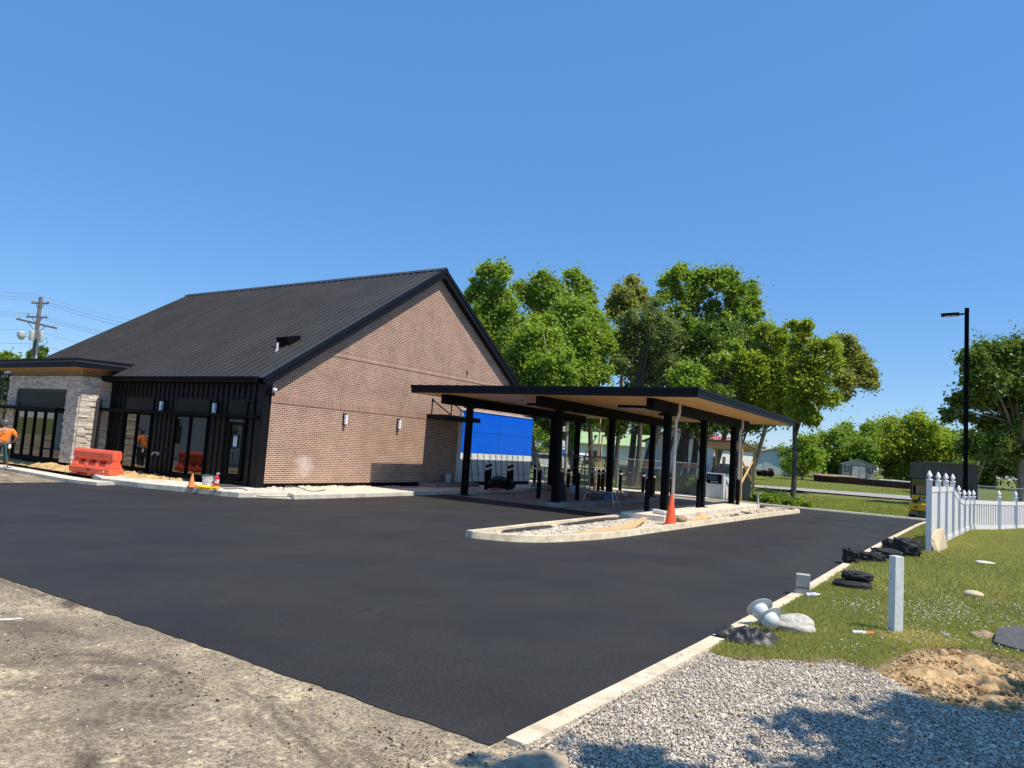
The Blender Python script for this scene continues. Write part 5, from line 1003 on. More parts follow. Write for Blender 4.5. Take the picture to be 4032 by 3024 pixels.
# ---------------------------------------------------------------- houses, sheds and vehicles in the background
def house(name, label, cat, c, L, Wd, h, rise, rz_, wm, rm, over=.35, group=None, wins=(), doors=()):
    # local: gable ends at x = +-L/2, eaves along y = +-Wd/2
    o = thing(name, label, cat, c, rz_, group)
    MB().prism([(-L / 2, -Wd / 2, -.3), (-L / 2, Wd / 2, -.3), (-L / 2, Wd / 2, h), (-L / 2, 0, h + rise), (-L / 2, -Wd / 2, h)], (L, 0, 0)).build('wall', wm, o)
    s = rise / (Wd / 2); e = over; r = MB()
    for sg in (1, -1): r.prism([(-L / 2 - e, 0, h + rise + .02), (-L / 2 - e, sg * (Wd / 2 + e), h - s * e + .02), (-L / 2 - e, sg * (Wd / 2 + e), h - s * e + .14), (-L / 2 - e, 0, h + rise + .14)], (L + 2 * e, 0, 0))
    ro = r.build('roof', rm, o)
    for (face, u, z, w, hh) in wins:
        f = MB(); p = MB()
        if face == 'g': f.box(-L / 2 - .05, -L / 2, u - w / 2 - .08, u + w / 2 + .08, z - .08, z + hh + .08); p.box(-L / 2 - .06, -L / 2 - .05, u - w / 2, u + w / 2, z, z + hh)
        else: sgn = -1 if face == 'r' else 1; f.box(u - w / 2 - .08, u + w / 2 + .08, sgn * Wd / 2 - .05, sgn * Wd / 2 + .05, z - .08, z + hh + .08); p.box(u - w / 2, u + w / 2, sgn * Wd / 2 - .06, sgn * Wd / 2 + .06, z, z + hh)
        w_ = f.build('window', WHITE, o); p.build('pane', GLASS, w_)
    for (face, u, w, hh, dm) in doors:
        f = MB()
        if face == 'g': f.box(-L / 2 - .04, -L / 2, u - w / 2, u + w / 2, 0, hh)
        else: sgn = -1 if face == 'r' else 1; f.box(u - w / 2, u + w / 2, sgn * Wd / 2 - .05, sgn * Wd / 2 + .05, 0, hh)
        f.build('door', dm, o)
    return o
def siding(name, c, freq=4., dark=.8):
    m, t, b = newmat(name); b.inputs['Roughness'].default_value = .7; tc = N(t, 'ShaderNodeTexCoord', name='TC'); wv = N(t, 'ShaderNodeTexWave'); wv.bands_direction = 'Z'; wv.wave_profile = 'SAW'; wv.inputs['Scale'].default_value = freq; t.links.new(tc.outputs['Object'], wv.inputs[0])
    cc = mix(t, ramp(t, wv.outputs['Fac'], [(0, (1, 1, 1)), (.1, (0, 0, 0))]), c, tuple(x * dark for x in c)); cc = mix(t, 1, cc, ramp(t, noise(t, .8, 4), [(.3, (.9,) * 3), (.7, (1.06,) * 3)]), 'MULTIPLY'); t.links.new(cc, b.inputs['Base Color']); return m
REDR = mat('red_metal_roof', (.42, .10, .085), .5, 0, .1, 1); GRNR = mat('pale_green_metal_roof', (.30, .42, .20), .55, 0, .08, .6); TANR = mat('tan_shingle_roof', (.36, .28, .22), .9, 0, .15, 2)
wb = house('white_building', 'white building with red metal roof behind the trees', 'building', (62 + 9, 22.35, terr(70, 20) + .1), 18, 5.3, 3.05, 1.15, 0, siding('pale_grey_block_wall', (.70, .72, .70), 5., .9), REDR, .3, wins=[('r', -5.3, .9, .9, 1.1), ('r', 1, .9, .9, 1.1)], doors=[('r', -2.2, .95, 2.1, mat('brown_door', (.10, .06, .05), .6))])
gb = house('green_roofed_building', 'long white building with pale green metal roof and blue sign', 'building', (*at(2440, 1820, 88)[:2], terr(80, 33)), 9, 15, 2.7, 2.2, math.radians(28), siding('cream_siding', (.60, .58, .50), 5., .93), GRNR, .5)
# rotate so that an eave side faces the camera
gc = at(2425, 1825, 128); gb.location = (gc[0], gc[1], terr(gc[0], gc[1]) + .1); gb.rotation_euler = (0, 0, math.radians(-57) + math.pi / 2 + math.radians(90) + math.radians(-4))
for ch in list(gb.children):
    for g2 in list(ch.children): bpy.data.objects.remove(g2)
    bpy.data.objects.remove(ch)
MB().box(-7, 7, -3.5, 3.5, -.3, 2.75).build('wall', siding('pale_cream_siding', (.62, .60, .54), 5., .93), gb)
r = MB(); r.prism([(-7.4, -4.2, 2.65), (-7.4, 0, 4.75), (-7.4, 4.2, 2.65), (-7.4, 4.2, 2.78), (-7.4, 0, 4.9), (-7.4, -4.2, 2.78)], (14.8, 0, 0)); r.build('roof', GRNR, gb)
def gbx(px):     # local x of the camera-facing wall at an image column
    R_ = gb.matrix_basis; return R_
S.view_layers[0].update()
Mi = gb.matrix_world.inverted(); c_l = Mi @ Vector((0, 0, CAMH)); SG = -1 if c_l.y < 0 else 1
def on_wall(px, py):
    d = Vector(ray(px, py)); dl = Mi.to_3x3() @ d; t = (SG * 3.55 - c_l.y) / dl.y; p = c_l + dl * t; return p
for px0, px1 in ((2335, 2350), (2363, 2369)):
    A_ = on_wall(px0, 1773); B_ = on_wall(px1, 1797); f = MB(); f.box(min(A_.x, B_.x) - .08, max(A_.x, B_.x) + .08, SG * 3.5 - .06, SG * 3.5 + .06, B_.z - .08, A_.z + .08); w_ = f.build('window', WHITE, gb); MB().box(min(A_.x, B_.x), max(A_.x, B_.x), SG * 3.56 - .02, SG * 3.56 + .02, B_.z, A_.z).build('pane', GLASS, w_)
A_ = on_wall(2374, 1781); B_ = on_wall(2446, 1801); xm, zm = (A_.x + B_.x) / 2, (A_.z + B_.z) / 2; ww = abs(A_.x - B_.x); hh = abs(A_.z - B_.z)
sgn_ = MB().box(xm - ww / 2, xm + ww / 2, SG * 3.6 - .05, SG * 3.6 + .05, zm - hh / 2, zm + hh / 2).build('sign_board', WHITE, gb)
BLUT = mat('blue_sign_lettering', (.02, .12, .42), .5)
xd = Vector((-SG * -1, 0, 0)) * 1; xd = Vector((1, 0, 0)) if SG < 0 else Vector((-1, 0, 0))
tw = lambda u, z: (xm + xd.x * u, SG * 3.66, zm + z)
textmesh('sign_lettering', [('J', hh * .5, frame(tw(-ww * .40, .05), xd, (0, 0, 1))), ('Kl', hh * .62, frame(tw(-ww * .06, .08), xd, (0, 0, 1))), ('th', hh * .62, frame(tw(ww * .38, .08), xd, (0, 0, 1))), ('____ ___ ________ ___', hh * .16, frame(tw(0, -hh * .3), xd, (0, 0, 1)))], BLUT, sgn_)
bs = MB(); 
for u in (-.42, -.36, -.30): bs.prism([tw(ww * u, .0), tw(ww * (u + .05), .10), tw(ww * (u + .03), -.12)], (0, SG * .01, 0))
bs.build('sign_emblem', BLUT, sgn_)
pb = house('pale_blue_building', 'pale blue building with tan shingle roof across the field', 'building', (0, 0, 0), 14, 8.5, 2.3, 1.15, 0, siding('pale_blue_siding', (.50, .58, .60), 1.2, .93), TANR, .35)
pc = at(3052, 1865, 104); pb.location = (pc[0] + 5.5, pc[1] + 2.5, terr(pc[0], pc[1]) + .1); pb.rotation_euler = (0, 0, math.radians(20))
MB().cyl((-7.06, -.9, 2.75), (-7.0, -.9, 2.75), .36, n=18).build('round_vent', mat('grey_vent', (.22, .25, .25), .7), pb); w_ = MB().box(-7.06, -7.0, 2.2, 3.0, .85, 1.5).build('window', mat('dark_frame', (.08, .06, .05), .6), pb); MB().box(-7.08, -7.06, 2.32, 2.88, .95, 1.4).build('pane', GLASS, w_)
MB().box(-7.04, -7.0, .2, 1.3, 0, 1.45).build('door', mat('pale_blue_door', (.44, .52, .55), .6), pb)
# garden shed
S1 = at(3385, 1886, 96); sh1 = house('garden_shed', 'small grey garden shed with double doors and two windows', 'shed', (S1[0] + 1.6, S1[1] + .8, terr(S1[0], S1[1]) + .25), 5.5, 3.9, 1.75, .72, math.radians(16), mat('aged_shed_siding', (.44, .42, .36), .85, 0, .2, 2), mat('grey_shed_roof', (.20, .20, .19), .9), .2)
SHD = mat('shed_dark_trim', (.10, .085, .075), .8); SHW = mat('shed_door_grey', (.48, .47, .44), .8, 0, .1, 3)
MB().box(-2.82, -2.75, -.98, .98, 0, 1.72).build('door_frame', SHD, sh1)
for s in (-.43, .43): d_o = MB().box(-2.87, -2.82, s - .40, s + .40, .05, 1.62).build('door', SHW, sh1)
for s in (-1.45, 1.45): w_ = MB().box(-2.83, -2.75, s - .28, s + .28, .75, 1.55).build('window', SHD, sh1); MB().box(-2.86, -2.83, s - .16, s + .16, .85, 1.45).build('pane', GLASS, w_)
MB().box(-1.8, -1.2, 1.95, 2.0, 0, 1.6).build('side_panel', SHD, sh1)
# long rusty beam frame
A_ = at(3222, 1888, 80); B_ = at(3600, 1922, 72); za, zb_ = terr(A_[0], A_[1]), terr(B_[0], B_[1])
bw_ = wthing('rusty_steel_frame', 'long dark red-brown steel frame lying on the grass before the shed', 'steel frame', (A_[0], A_[1], 0)); 
zA0, zA1 = at(3222, 1890, 80)[2], at(3222, 1872, 80)[2]; zB0, zB1 = at(3600, 1922, 72)[2] - .1, at(3600, 1902, 72)[2]
DRK = mat('dark_red_brown_steel', (.06, .022, .018), .85, 0, .3, 3); m_ = MB(); m_.add([(A_[0], A_[1], za - .2), (B_[0], B_[1], zb_ - .3), (B_[0], B_[1], zB1), (A_[0], A_[1], zA1), (A_[0] + 1.8, A_[1] + .8, za - .2), (B_[0] + 1.8, B_[1] + .8, zb_ - .3), (B_[0] + 1.8, B_[1] + .8, zB1), (A_[0] + 1.8, A_[1] + .8, zA1)], [(0, 1, 2, 3), (4, 7, 6, 5), (3, 2, 6, 7), (0, 4, 5, 1), (0, 3, 7, 4), (1, 5, 6, 2)]); m_.build('side_beam', DRK, bw_)
q = .40; MB().tube([(A_[0] + (B_[0] - A_[0]) * .66, A_[1] + (B_[1] - A_[1]) * .66, zA1 + (zB1 - zA1) * .66 + .06), (B_[0], B_[1], zB1 + .06)], .07).build('white_pipe', WHITE, bw_)
lumpy('brush_pile', 'heap of dry brush on the rusty steel frame', 'brush pile', (A_[0] + (B_[0] - A_[0]) * .2 + .9, A_[1] + (B_[1] - A_[1]) * .2 + .4, zA1 - .05), (1.2, 2.2, .16), mat('dry_brush', (.26, .19, .12), .95, 0, .5, 6), 83, .3)
# weathered wooden trailer box
C0 = at(3638, 1890, 64); C1 = at(3850, 1890, 58); zt0 = at(3638, 1820, 64)[2]; zt1 = at(3850, 1830, 58)[2]
def boards():
    m, t, b = newmat('grey_barn_boards'); b.inputs['Roughness'].default_value = .9; tc = N(t, 'ShaderNodeTexCoord', name='TC'); mp = N(t, 'ShaderNodeMapping'); mp.inputs['Scale'].default_value = (6, 6, .35); t.links.new(tc.outputs['Object'], mp.inputs[0])
    t.links.new(ramp(t, noise(t, 1.6, 5, mp.outputs[0]), [(.3, (.055, .050, .044)), (.52, (.11, .10, .09)), (.75, (.17, .14, .11))]), b.inputs['Base Color']); return m
cw = wthing('wooden_trailer', 'weathered grey wooden box trailer behind the excavator', 'trailer', (C0[0], C0[1], 0)); BRD = boards(); sx, sy = 2.2, 1.2
m_ = MB(); m_.add([(C0[0], C0[1], .2), (C1[0], C1[1], .2), (C1[0], C1[1], zt1), (C0[0], C0[1], zt0), (C0[0] + sx, C0[1] + sy, .2), (C1[0] + sx, C1[1] + sy, .2), (C1[0] + sx, C1[1] + sy, zt1), (C0[0] + sx, C0[1] + sy, zt0)], [(0, 1, 2, 3), (4, 7, 6, 5), (3, 2, 6, 7), (0, 4, 5, 1), (0, 3, 7, 4), (1, 5, 6, 2)]); m_.build('board_walls', BRD, cw)
MB().bar((C0[0] - .05, C0[1], zt0 + .03), (C1[0] - .05, C1[1], zt1 + .03), .12, .1).build('top_rail', mat('dusty_rail', (.25, .20, .15), .9), cw)
mm = ((C0[0] + C1[0]) / 2 + .1, (C0[1] + C1[1]) / 2 - .2, (zt0 + zt1) / 2); MB().obox((mm[0] - .12, mm[1], mm[2] - .25), (.12, .25, .5)).build('hinge_board', RUST, cw)
for f_ in (.3, .7): MB().cyl((C0[0] + (C1[0] - C0[0]) * f_, C0[1] + (C1[1] - C0[1]) * f_, .35), (C0[0] + (C1[0] - C0[0]) * f_ + .15, C0[1] + (C1[1] - C0[1]) * f_ + .1, .35), .38, n=18).build('wheel', BLK, cw)
wh = house('white_house', 'small white house with green-shuttered window at far right', 'house', (0, 0, 0), 7, 4.6, 2.3, 1.0, 0, siding('white_siding', (.66, .70, .72), 5., .92), mat('pale_shingles', (.34, .30, .26), .9), .3, wins=[('g', .9, .8, .7, 1.1)])
hc = at(3868, 1905, 95); wh.location = (hc[0] + 3, hc[1] + 1.2, terr(hc[0], hc[1]) - .1); wh.rotation_euler = (0, 0, math.radians(8))
# house opposite the bank, behind the viewer's left (it shows in the window glass)
oh = house('pale_green_house', 'pale green sided house seen only mirrored in the bank windows', 'house', (1.5, 40, -.02), 20, 9, 3.4, 2.2, math.radians(90), siding('pale_green_siding', (.62, .70, .66), 4., .93), TANR, .4, wins=[('r', -8.2, 1.0, 1.1, 1.5), ('r', -5.3, 1.0, 1.1, 1.5), ('r', 0, 1.0, 1.2, 1.5), ('r', 5.2, 1.0, 1.2, 1.5)])
cone('big orange traffic cone seen mirrored in the stone bay window', (9.2, 41.5, -.02), 1.1, .30, ORANGE, ORANGE); cone('orange traffic cone seen mirrored in the door glass', (9.3, 28.4, 0), .9, .2, ORANGE, ORANGE)
# vehicles
def vehicle(name, label, loc, rz_, body, L=4.6, Wd=1.85, pickup=False):
    o = thing(name, label, 'truck' if pickup else 'car', loc, rz_)
    b = MB()
    if pickup: prof = [(-L / 2, .45), (-L / 2, 1.0), (-.3, 1.0), (-.2, 1.75), (.75, 1.75), (1.15, 1.08), (L / 2 - .1, 1.02), (L / 2, .9), (L / 2, .45)]
    else: prof = [(-L / 2, .4), (-L / 2, .95), (-L / 2 + .3, 1.0), (-1.6, 1.48), (.3, 1.5), (1.1, 1.0), (L / 2 - .15, .85), (L / 2, .6), (L / 2, .4)]
    b.prism([(x, -Wd / 2, z) for x, z in prof], (0, Wd, 0)).build('body', body, o, bev=.05)
    gl = MB()
    if pickup: gl.quad((.79, -Wd * .43, 1.70), (.79, Wd * .43, 1.70), (1.15, Wd * .45, 1.12), (1.15, -Wd * .45, 1.12))
    else: gl.quad((.34, -Wd * .43, 1.46), (.34, Wd * .43, 1.46), (1.1, Wd * .46, 1.02), (1.1, -Wd * .46, 1.02))
    gl.build('windscreen', mat('vehicle_glass', (.25, .30, .33), .1) if 'vehicle_glass' not in bpy.data.materials else bpy.data.materials['vehicle_glass'], o)
    for s in (1, -1):
        x0, x1, z0, z1 = (-.1, .9, 1.12, 1.65) if pickup else (-1.2, .7, 1.0, 1.4); MB().box(x0, x1, s * Wd / 2 - .01, s * Wd / 2 + .012, z0, z1).build('side_window', GLASS, o, bev=.0)
        for x in (-L * .31, L * .31): MB().cyl((x, s * (Wd / 2 - .2), .36), (x, s * (Wd / 2 + .02), .36), .36, n=18).build('wheel', BLK, o)
        MB().cyl((L / 2 - .02, s * Wd * .38, .78), (L / 2 + .03, s * Wd * .38, .78), .11, n=14).build('headlight', LENS, o)
    MB().box(L / 2 - .02, L / 2 + .025, -Wd * .28, Wd * .28, .66, .88).build('grille', BLK, o); MB().box(L / 2, L / 2 + .10, -Wd / 2, Wd / 2, .45, .58).build('bumper', GALV, o); return o
tr = at(2868, 1855, 63); face = math.atan2(-tr[1], -tr[0]); vehicle('pickup_truck', 'red old pickup truck seen through the timber shelter', (tr[0], tr[1], terr(tr[0], tr[1]) + .1), face + .25, mat('dull_red_truck_paint', (.38, .035, .035), .4), 5, 1.9, True).scale = (.82, .82, .86)
wc = at(2138, 1835, 70); vehicle('parked_car', 'white car parked left of the trees beside the blue wall', (wc[0], wc[1], terr(wc[0], wc[1])), 2.2, WHITE); wc = at(2262, 1815, 95); vehicle('parked_car', 'pale car parked far behind the scaffold', (wc[0], wc[1], terr(wc[0], wc[1])), 1.2, mat('silver_paint', (.6, .6, .62), .3, .3)); wc = at(2444, 1830, 62); vehicle('parked_car', 'dark green car parked before the green-roofed building', (wc[0], wc[1], terr(wc[0], wc[1])), .6, mat('dark_green_paint', (.03, .06, .05), .3))
ut = at(2992, 1872, 75); tl_ = thing('flat_trailer', 'rusty flat trailer with twin wheels before the pale blue building', 'trailer', (ut[0], ut[1], at(2992, 1875, 75)[2]), math.radians(-60))
MB().box(-2.6, 1.2, -.8, .8, .5, .68).build('trailer_bed', mat('rusty_bed', (.14, .09, .07), .8), tl_, bev=.02)
for x in (.2, .85):
    for s in (1, -1): MB().cyl((x, s * .7, .34), (x, s * .95, .34), .34, n=16).build('wheel', BLK, tl_)
MB().box(-1.5, -.6, -.5, .4, .68, .95).build('load', RUST, tl_); MB().bar((1.1, -.75, .68), (1.1, .75, .68), .06, .4).build('tail_gate', RUST, tl_)
lumpy('tree_stump', 'pale broken tree stump in the mown field', 'stump', (*at(3100, 1873, 92)[:2], at(3100, 1876, 92)[2]), (.65, .65, .42), mat('pale_stump', (.46, .40, .34), .9, 0, .3, 4), 91, .3)
o = thing('storage_box', 'small dark shed box with white lid behind the chain-link fence', 'storage box', (*at(2575, 1850, 52)[:2], terr(45, 22))); MB().box(-.6, .6, -.6, .6, 0, 1.15).build('box_body', mat('slate_box', (.05, .065, .075), .6), o); MB().box(-.7, .7, -.7, .7, 1.15, 1.24).build('box_lid', WHITE, o)
# utility pole
ux, uy, uz = at(130, 1420, 58); top = at(146, 1165, 58)[2]
up_ = wthing('utility_pole', 'tall weathered utility pole with crossarms and grey transformers', 'utility pole', (ux, uy, 0)); UW = mat('pole_wood', (.16, .135, .115), .9, 0, .3, 5)
MB().cyl((ux, uy, -.1), (ux, uy, top), .20, .13, 12).build('pole', UW, up_, True)
side = Vector((.536, -.841, 0)); U = Vector((ux, uy, 0)); zz = lambda py: at(140, py, 58)[2]
tx = mat('transformer_grey', (.60, .61, .60), .5, 0, .05, 3)
def arm(py, l0, l1, tilt=0, w=.12):
    z = zz(py); a = U + side * l0 + Vector((0, 0, z - tilt * l0)); b = U + side * l1 + Vector((0, 0, z - tilt * l1)); o = MB().bar(a, b, w, w).build('crossarm', UW, up_); br_ = MB(); br_.bar(a * .75 + b * .25, U + Vector((0, 0, z - .75)), .04, .04); br_.build('arm_brace', UW, up_); MB().bar(a * .25 + b * .75, U + Vector((0, 0, z - .75)), .04, .04).build('arm_brace', UW, up_)
    for k in (.06, .5, .94): p = a.lerp(b, k); MB().lathe([(.03, 0), (.03, .1), (.07, .13), (.06, .2), (0, .24)], p + Vector((0, 0, w / 2)), 8).build('insulator', mat('grey_insulator', (.45, .46, .47), .4) if 'grey_insulator' not in bpy.data.materials else bpy.data.materials['grey_insulator'], o)
    return a, b
a1 = arm(1189, -.72, .72, -.04); a2 = arm(1246, -.98, .72, -.03); a3 = arm(1273, -1.75, 1.6, .17, .15)
for du, py in ((-.1, 1321), (.62, 1326)): z = zz(py); c = U + side * du + Vector((-.25, -.1, z)); MB().lathe([(.20, -.42), (.21, -.40), (.21, .38), (.17, .42), (0, .44)], c, 14).build('transformer', tx, up_, True)
c = U + side * -1.22 + Vector((0, 0, zz(1322))); MB().lathe([(.08, -.38), (.2, -.3), (.3, -.1), (.3, .25), (.2, .32), (0, .33)], c, 14).build('dusk_lamp', tx, up_, True); MB().tube([c, c + side * .6 + Vector((0, 0, -.1)), c + side * 1.2 + Vector((0, 0, -.12))], .025).build('lamp_arm', GALV, up_)
MB().tube([U + side * .2 + Vector((0, 0, zz(1330))), U + side * .2 + Vector((0, 0, 2))], .08).build('conduit', tx, up_)
MB().tube([U + side * .8 + Vector((0, 0, zz(1325))), U + side * 1.0 + Vector((0, 0, zz(1345))), U + side * .5 + Vector((0, 0, zz(1364))), U + side * .15 + Vector((0, 0, zz(1360)))], .02).build('drop_lead', BLK, up_)
WIRE = mat('pale_cable', (.30, .32, .35), .5); WIR2 = mat('dark_cable', (.05, .05, .055), .5)
def wire(lab, p0, pm, p1, m, r=.011):          # image points left of frame, at the pole, and to the right behind the roof
    P0 = at(p0[0], p0[1], 66); PM = at(pm[0], pm[1], 58); P1 = at(p1[0], p1[1], 52); pts = []
    for k in range(9): t = k / 8; pts.append(Vector(P0).lerp(Vector(PM), t) - Vector((0, 0, .35 * 4 * t * (1 - t) * .5)))
    for k in range(1, 13): t = k / 12; pts.append(Vector(PM).lerp(Vector(P1), t) - Vector((0, 0, .6 * 4 * t * (1 - t) * .5)))
    tag(MB().tube(pts, r, 5).build('power_line', m, None, True), lab, 'power line', 'power lines on the utility pole')
for i, (l, c, r_) in enumerate(((1137, 1158, 1270), (1152, 1172, 1290), (1163, 1183, 1305), (1212, 1233, 1330), (1224, 1240, 1340), (1234, 1248, 1350), (1290, 1300, 1400), (1346, 1354, 1430))):
    wire(['topmost pale power line on the pole', 'second pale power line from the top', 'third pale power line from the top', 'fourth power line, highest of the middle set', 'fifth power line, middle of the middle set', 'sixth power line, lowest of the middle set', 'seventh power line above the transformers', 'lowest dark cable below the transformers'][i], (-220, l - 20), (140, c), (700, r_ + 20), WIRE if i < 7 else WIR2)
# ---------------------------------------------------------------- trees
BARK = mat('grey_bark', (.115, .095, .078), .95, 0, .45, 5, .9, 18, .15); BARK2 = mat('pale_bark', (.26, .225, .18), .95, 0, .35, 5, .8, 18, .15)
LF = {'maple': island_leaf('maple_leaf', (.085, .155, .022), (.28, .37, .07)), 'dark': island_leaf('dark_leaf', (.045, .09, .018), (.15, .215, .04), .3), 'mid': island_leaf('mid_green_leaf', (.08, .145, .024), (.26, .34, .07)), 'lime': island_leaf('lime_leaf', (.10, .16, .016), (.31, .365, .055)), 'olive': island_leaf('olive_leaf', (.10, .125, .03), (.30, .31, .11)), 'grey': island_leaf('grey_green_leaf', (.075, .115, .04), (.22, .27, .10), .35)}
def leafmesh(name, C, Rr, n, size, m, parent, sd, off):
    g = np.random.default_rng(sd); nb = len(C); vol = Rr ** 2; cnt = np.maximum(1, (3.0 * n * vol / vol.sum())).astype(int); P = []
    C2 = []; R2 = []
    for c, r in zip(C, Rr):
        C2.append(c); R2.append(r * .72)
        for _ in range(5):
            d = g.normal(size=3); d /= np.linalg.norm(d); q_ = g.uniform(.35, .62); C2.append(c + d * r * g.uniform(.55, .95) * np.array([1, 1, .9])); R2.append(r * q_)
    C = np.array(C2); Rr = np.array(R2); vol = Rr ** 2; cnt = np.maximum(1, (4.2 * n * vol / vol.sum())).astype(int)
    for c, r, k in zip(C, Rr, cnt):
        ncl = max(4, int(9 * (r / 1.0) ** 1.3)); d = g.normal(size=(ncl, 3)); d /= np.linalg.norm(d, axis=1)[:, None]; d[:, 2] = np.where(d[:, 2] < -.55, -d[:, 2], d[:, 2])
        cc = c + d * (r * g.uniform(.35, 1.0, (ncl, 1)) * np.array([1, 1, .85])); rr = r * g.uniform(.25, .6, ncl)
        q = g.integers(0, ncl, k); u = g.normal(size=(k, 3)); u /= np.linalg.norm(u, axis=1)[:, None]; pc = cc[q] + u * (rr[q] * g.uniform(.2, 1, k) ** .5)[:, None] * np.array([1, 1, .78]); w = g.normal(size=(k, 3)); w /= np.linalg.norm(w, axis=1)[:, None]; pu = c + g.normal(size=(k, 3)) * r * .62; P.append(np.where(g.uniform(0, 1, (k, 1)) < .34, pu, pc))
    P = np.concatenate(P) - off; k = len(P); nv = g.normal(size=(k, 3)) + np.array([0, 0, .8]); nv /= np.linalg.norm(nv, axis=1)[:, None]
    t = np.cross(nv, g.normal(size=(k, 3))); t /= np.linalg.norm(t, axis=1)[:, None]; b = np.cross(nv, t); s = size * .88 * g.uniform(.45, 1.45, (k, 1))
    V = np.stack([P - t * s * .5, P + b * s * .36 - nv * s * .12, P + t * s * .62 - nv * s * .15, P - b * s * .36 - nv * s * .12], 1).reshape(-1, 3)
    return npmesh(name, V, np.arange(4 * k).reshape(k, 4), m, parent)
def tree(name, label, base, blobs, depth, kind, n, size, bark=BARK, r0=.2, sd=1, group='trees behind the canopy', jit=1.2, stems=1, lean=None, crown='crown', limbs=True):
    # base = image point of the trunk foot; blobs = (px, py, radius px) of the crown masses at this depth
    bx, by, bz = at(base[0], base[1], depth); bz = terr(bx, by) - .05; g = random.Random(sd); o = thing(name, label, 'tree', (bx, by, bz), 0, group); off = np.array([bx, by, bz]); C = []; Rr = []
    for px, py, r in blobs:
        dj = g.uniform(-jit, jit); C.append(at(px, py, depth + dj)); Rr.append(1.08 * r / 2795 * depth)
    C = np.array(C); Rr = np.array(Rr); leafmesh(crown, C, Rr, n, size, LF[kind], o, sd, off)
    tb = MB(); org = Vector(off); cen = Vector(C.mean(0))
    for s in range(stems):
        f = Vector((g.uniform(-.25, .25) * (s > 0), g.uniform(-.9, .9) * (s > 0), 0)); p = Vector((bx, by, bz)) + f; hi = Vector((p.x, p.y, 0)).lerp(Vector((cen.x, cen.y, 0)), .55 if lean is None else lean); hi.z = bz + (cen.z - bz) * .75; top = Vector((cen.x + g.uniform(-.5, .5), cen.y + g.uniform(-.8, .8), C[:, 2].max() - .3)); rr = r0 * (1 if s == 0 else g.uniform(.5, .8))
        pts = [p, p.lerp(hi, .35) + Vector((g.uniform(-.1, .1), g.uniform(-.15, .15), 0)), hi, hi.lerp(top, .6) + Vector((g.uniform(-.3, .3), g.uniform(-.3, .3), 0)), top]; sp = smoothpath(pts, 3); nn_ = len(sp); tb.tube([q - org for q in sp], [rr * (1.25 if i == 0 else 1 - .86 * i / nn_) for i in range(nn_)], 9)
        if limbs:
            for i, c in enumerate(C):
                if i % stems == s: c = Vector(c); st_ = p.lerp(hi, g.uniform(.6, 1.0)); md = st_.lerp(c, .5) + Vector((0, 0, .4)); sp2 = smoothpath([st_, md, c + Vector((0, 0, .2))], 4); tb.tube([q - org for q in sp2], [rr * .26 * (1 - .8 * k / len(sp2)) for k in range(len(sp2))], 6)
    tb.build('trunk', bark, o, True); return o
Z1 = lambda l: [(1800 + x / 1.3012, 1000 + y / 1.3012, r / 1.3012) for x, y, r in l]
T = tree
T('broadleaf_tree', 'tall leaning-topped tree rising right beside the gable slope', (2130, 1900), Z1([(165, 110, 62), (230, 100, 52), (110, 190, 60), (60, 215, 42), (215, 190, 72), (150, 290, 80), (90, 330, 60), (260, 290, 75), (190, 400, 90), (130, 460, 60)]), 47, 'maple', 9000, .20, BARK2, .26, 101)
T('broadleaf_tree', 'feathery rounded tree, second from the gable, behind the others', (2200, 1880), Z1([(430, 150, 62), (370, 200, 70), (500, 180, 60), (590, 130, 58), (640, 200, 62), (560, 240, 70), (330, 190, 52), (450, 280, 90), (660, 260, 50)]), 58, 'mid', 8000, .22, BARK, .28, 102)
T('broadleaf_tree', 'bright maple in front of the gable-side trees beside the grey light pole', (2195, 1905), Z1([(400, 380, 85), (340, 460, 92), (470, 470, 95), (300, 540, 75), (400, 580, 95), (520, 570, 80), (350, 640, 75), (470, 660, 80), (560, 650, 60), (310, 610, 55)]), 43, 'maple', 11000, .20, BARK2, .22, 103)
T('broadleaf_tree', 'dense yellow-green maple, broad crown left of the grey-green tree', (2330, 1895), Z1([(620, 280, 85), (560, 330, 70), (700, 350, 85), (640, 420, 95), (740, 450, 75), (590, 480, 75), (700, 530, 80), (640, 600, 80), (740, 600, 50), (545, 300, 50)]), 46, 'maple', 11000, .20, BARK, .2, 104)
T('broadleaf_tree', 'slim pointed pale tree poking up between two broad crowns', (2420, 1890), Z1([(890, 150, 42), (860, 200, 50), (920, 200, 48), (830, 250, 50), (890, 260, 60), (950, 250, 40), (800, 300, 50)]), 56, 'olive', 5000, .22, BARK, .2, 105)
T('broadleaf_tree', 'grey-green sparse tree in the middle with visible stems', (2478, 1885), Z1([(900, 340, 70), (1000, 330, 75), (1080, 380, 65), (850, 420, 70), (960, 430, 90), (1060, 470, 75), (900, 530, 80), (1000, 560, 80), (840, 560, 50), (950, 640, 60), (1080, 560, 60)]), 47, 'grey', 9500, .17, BARK, .26, 106, stems=3)
T('broadleaf_tree', 'tallest vase-shaped tree with bare branches showing under its crown', (2530, 1890), Z1([(1130, 110, 58), (1080, 150, 50), (1200, 140, 62), (1290, 110, 52), (1380, 95, 52), (1370, 160, 55), (1450, 190, 52), (1520, 190, 50), (1500, 250, 55), (1060, 230, 52), (1150, 220, 60), (1260, 210, 60), (1400, 260, 60), (1540, 320, 55), (1110, 300, 45), (1460, 330, 50), (1560, 400, 40), (1210, 290, 42), (1310, 280, 45), (1180, 370, 42), (1290, 350, 45), (1380, 350, 50), (1100, 380, 40), (1500, 420, 50), (1240, 420, 40)]), 52, 'mid', 10500, .22, BARK, .30, 107, stems=2)
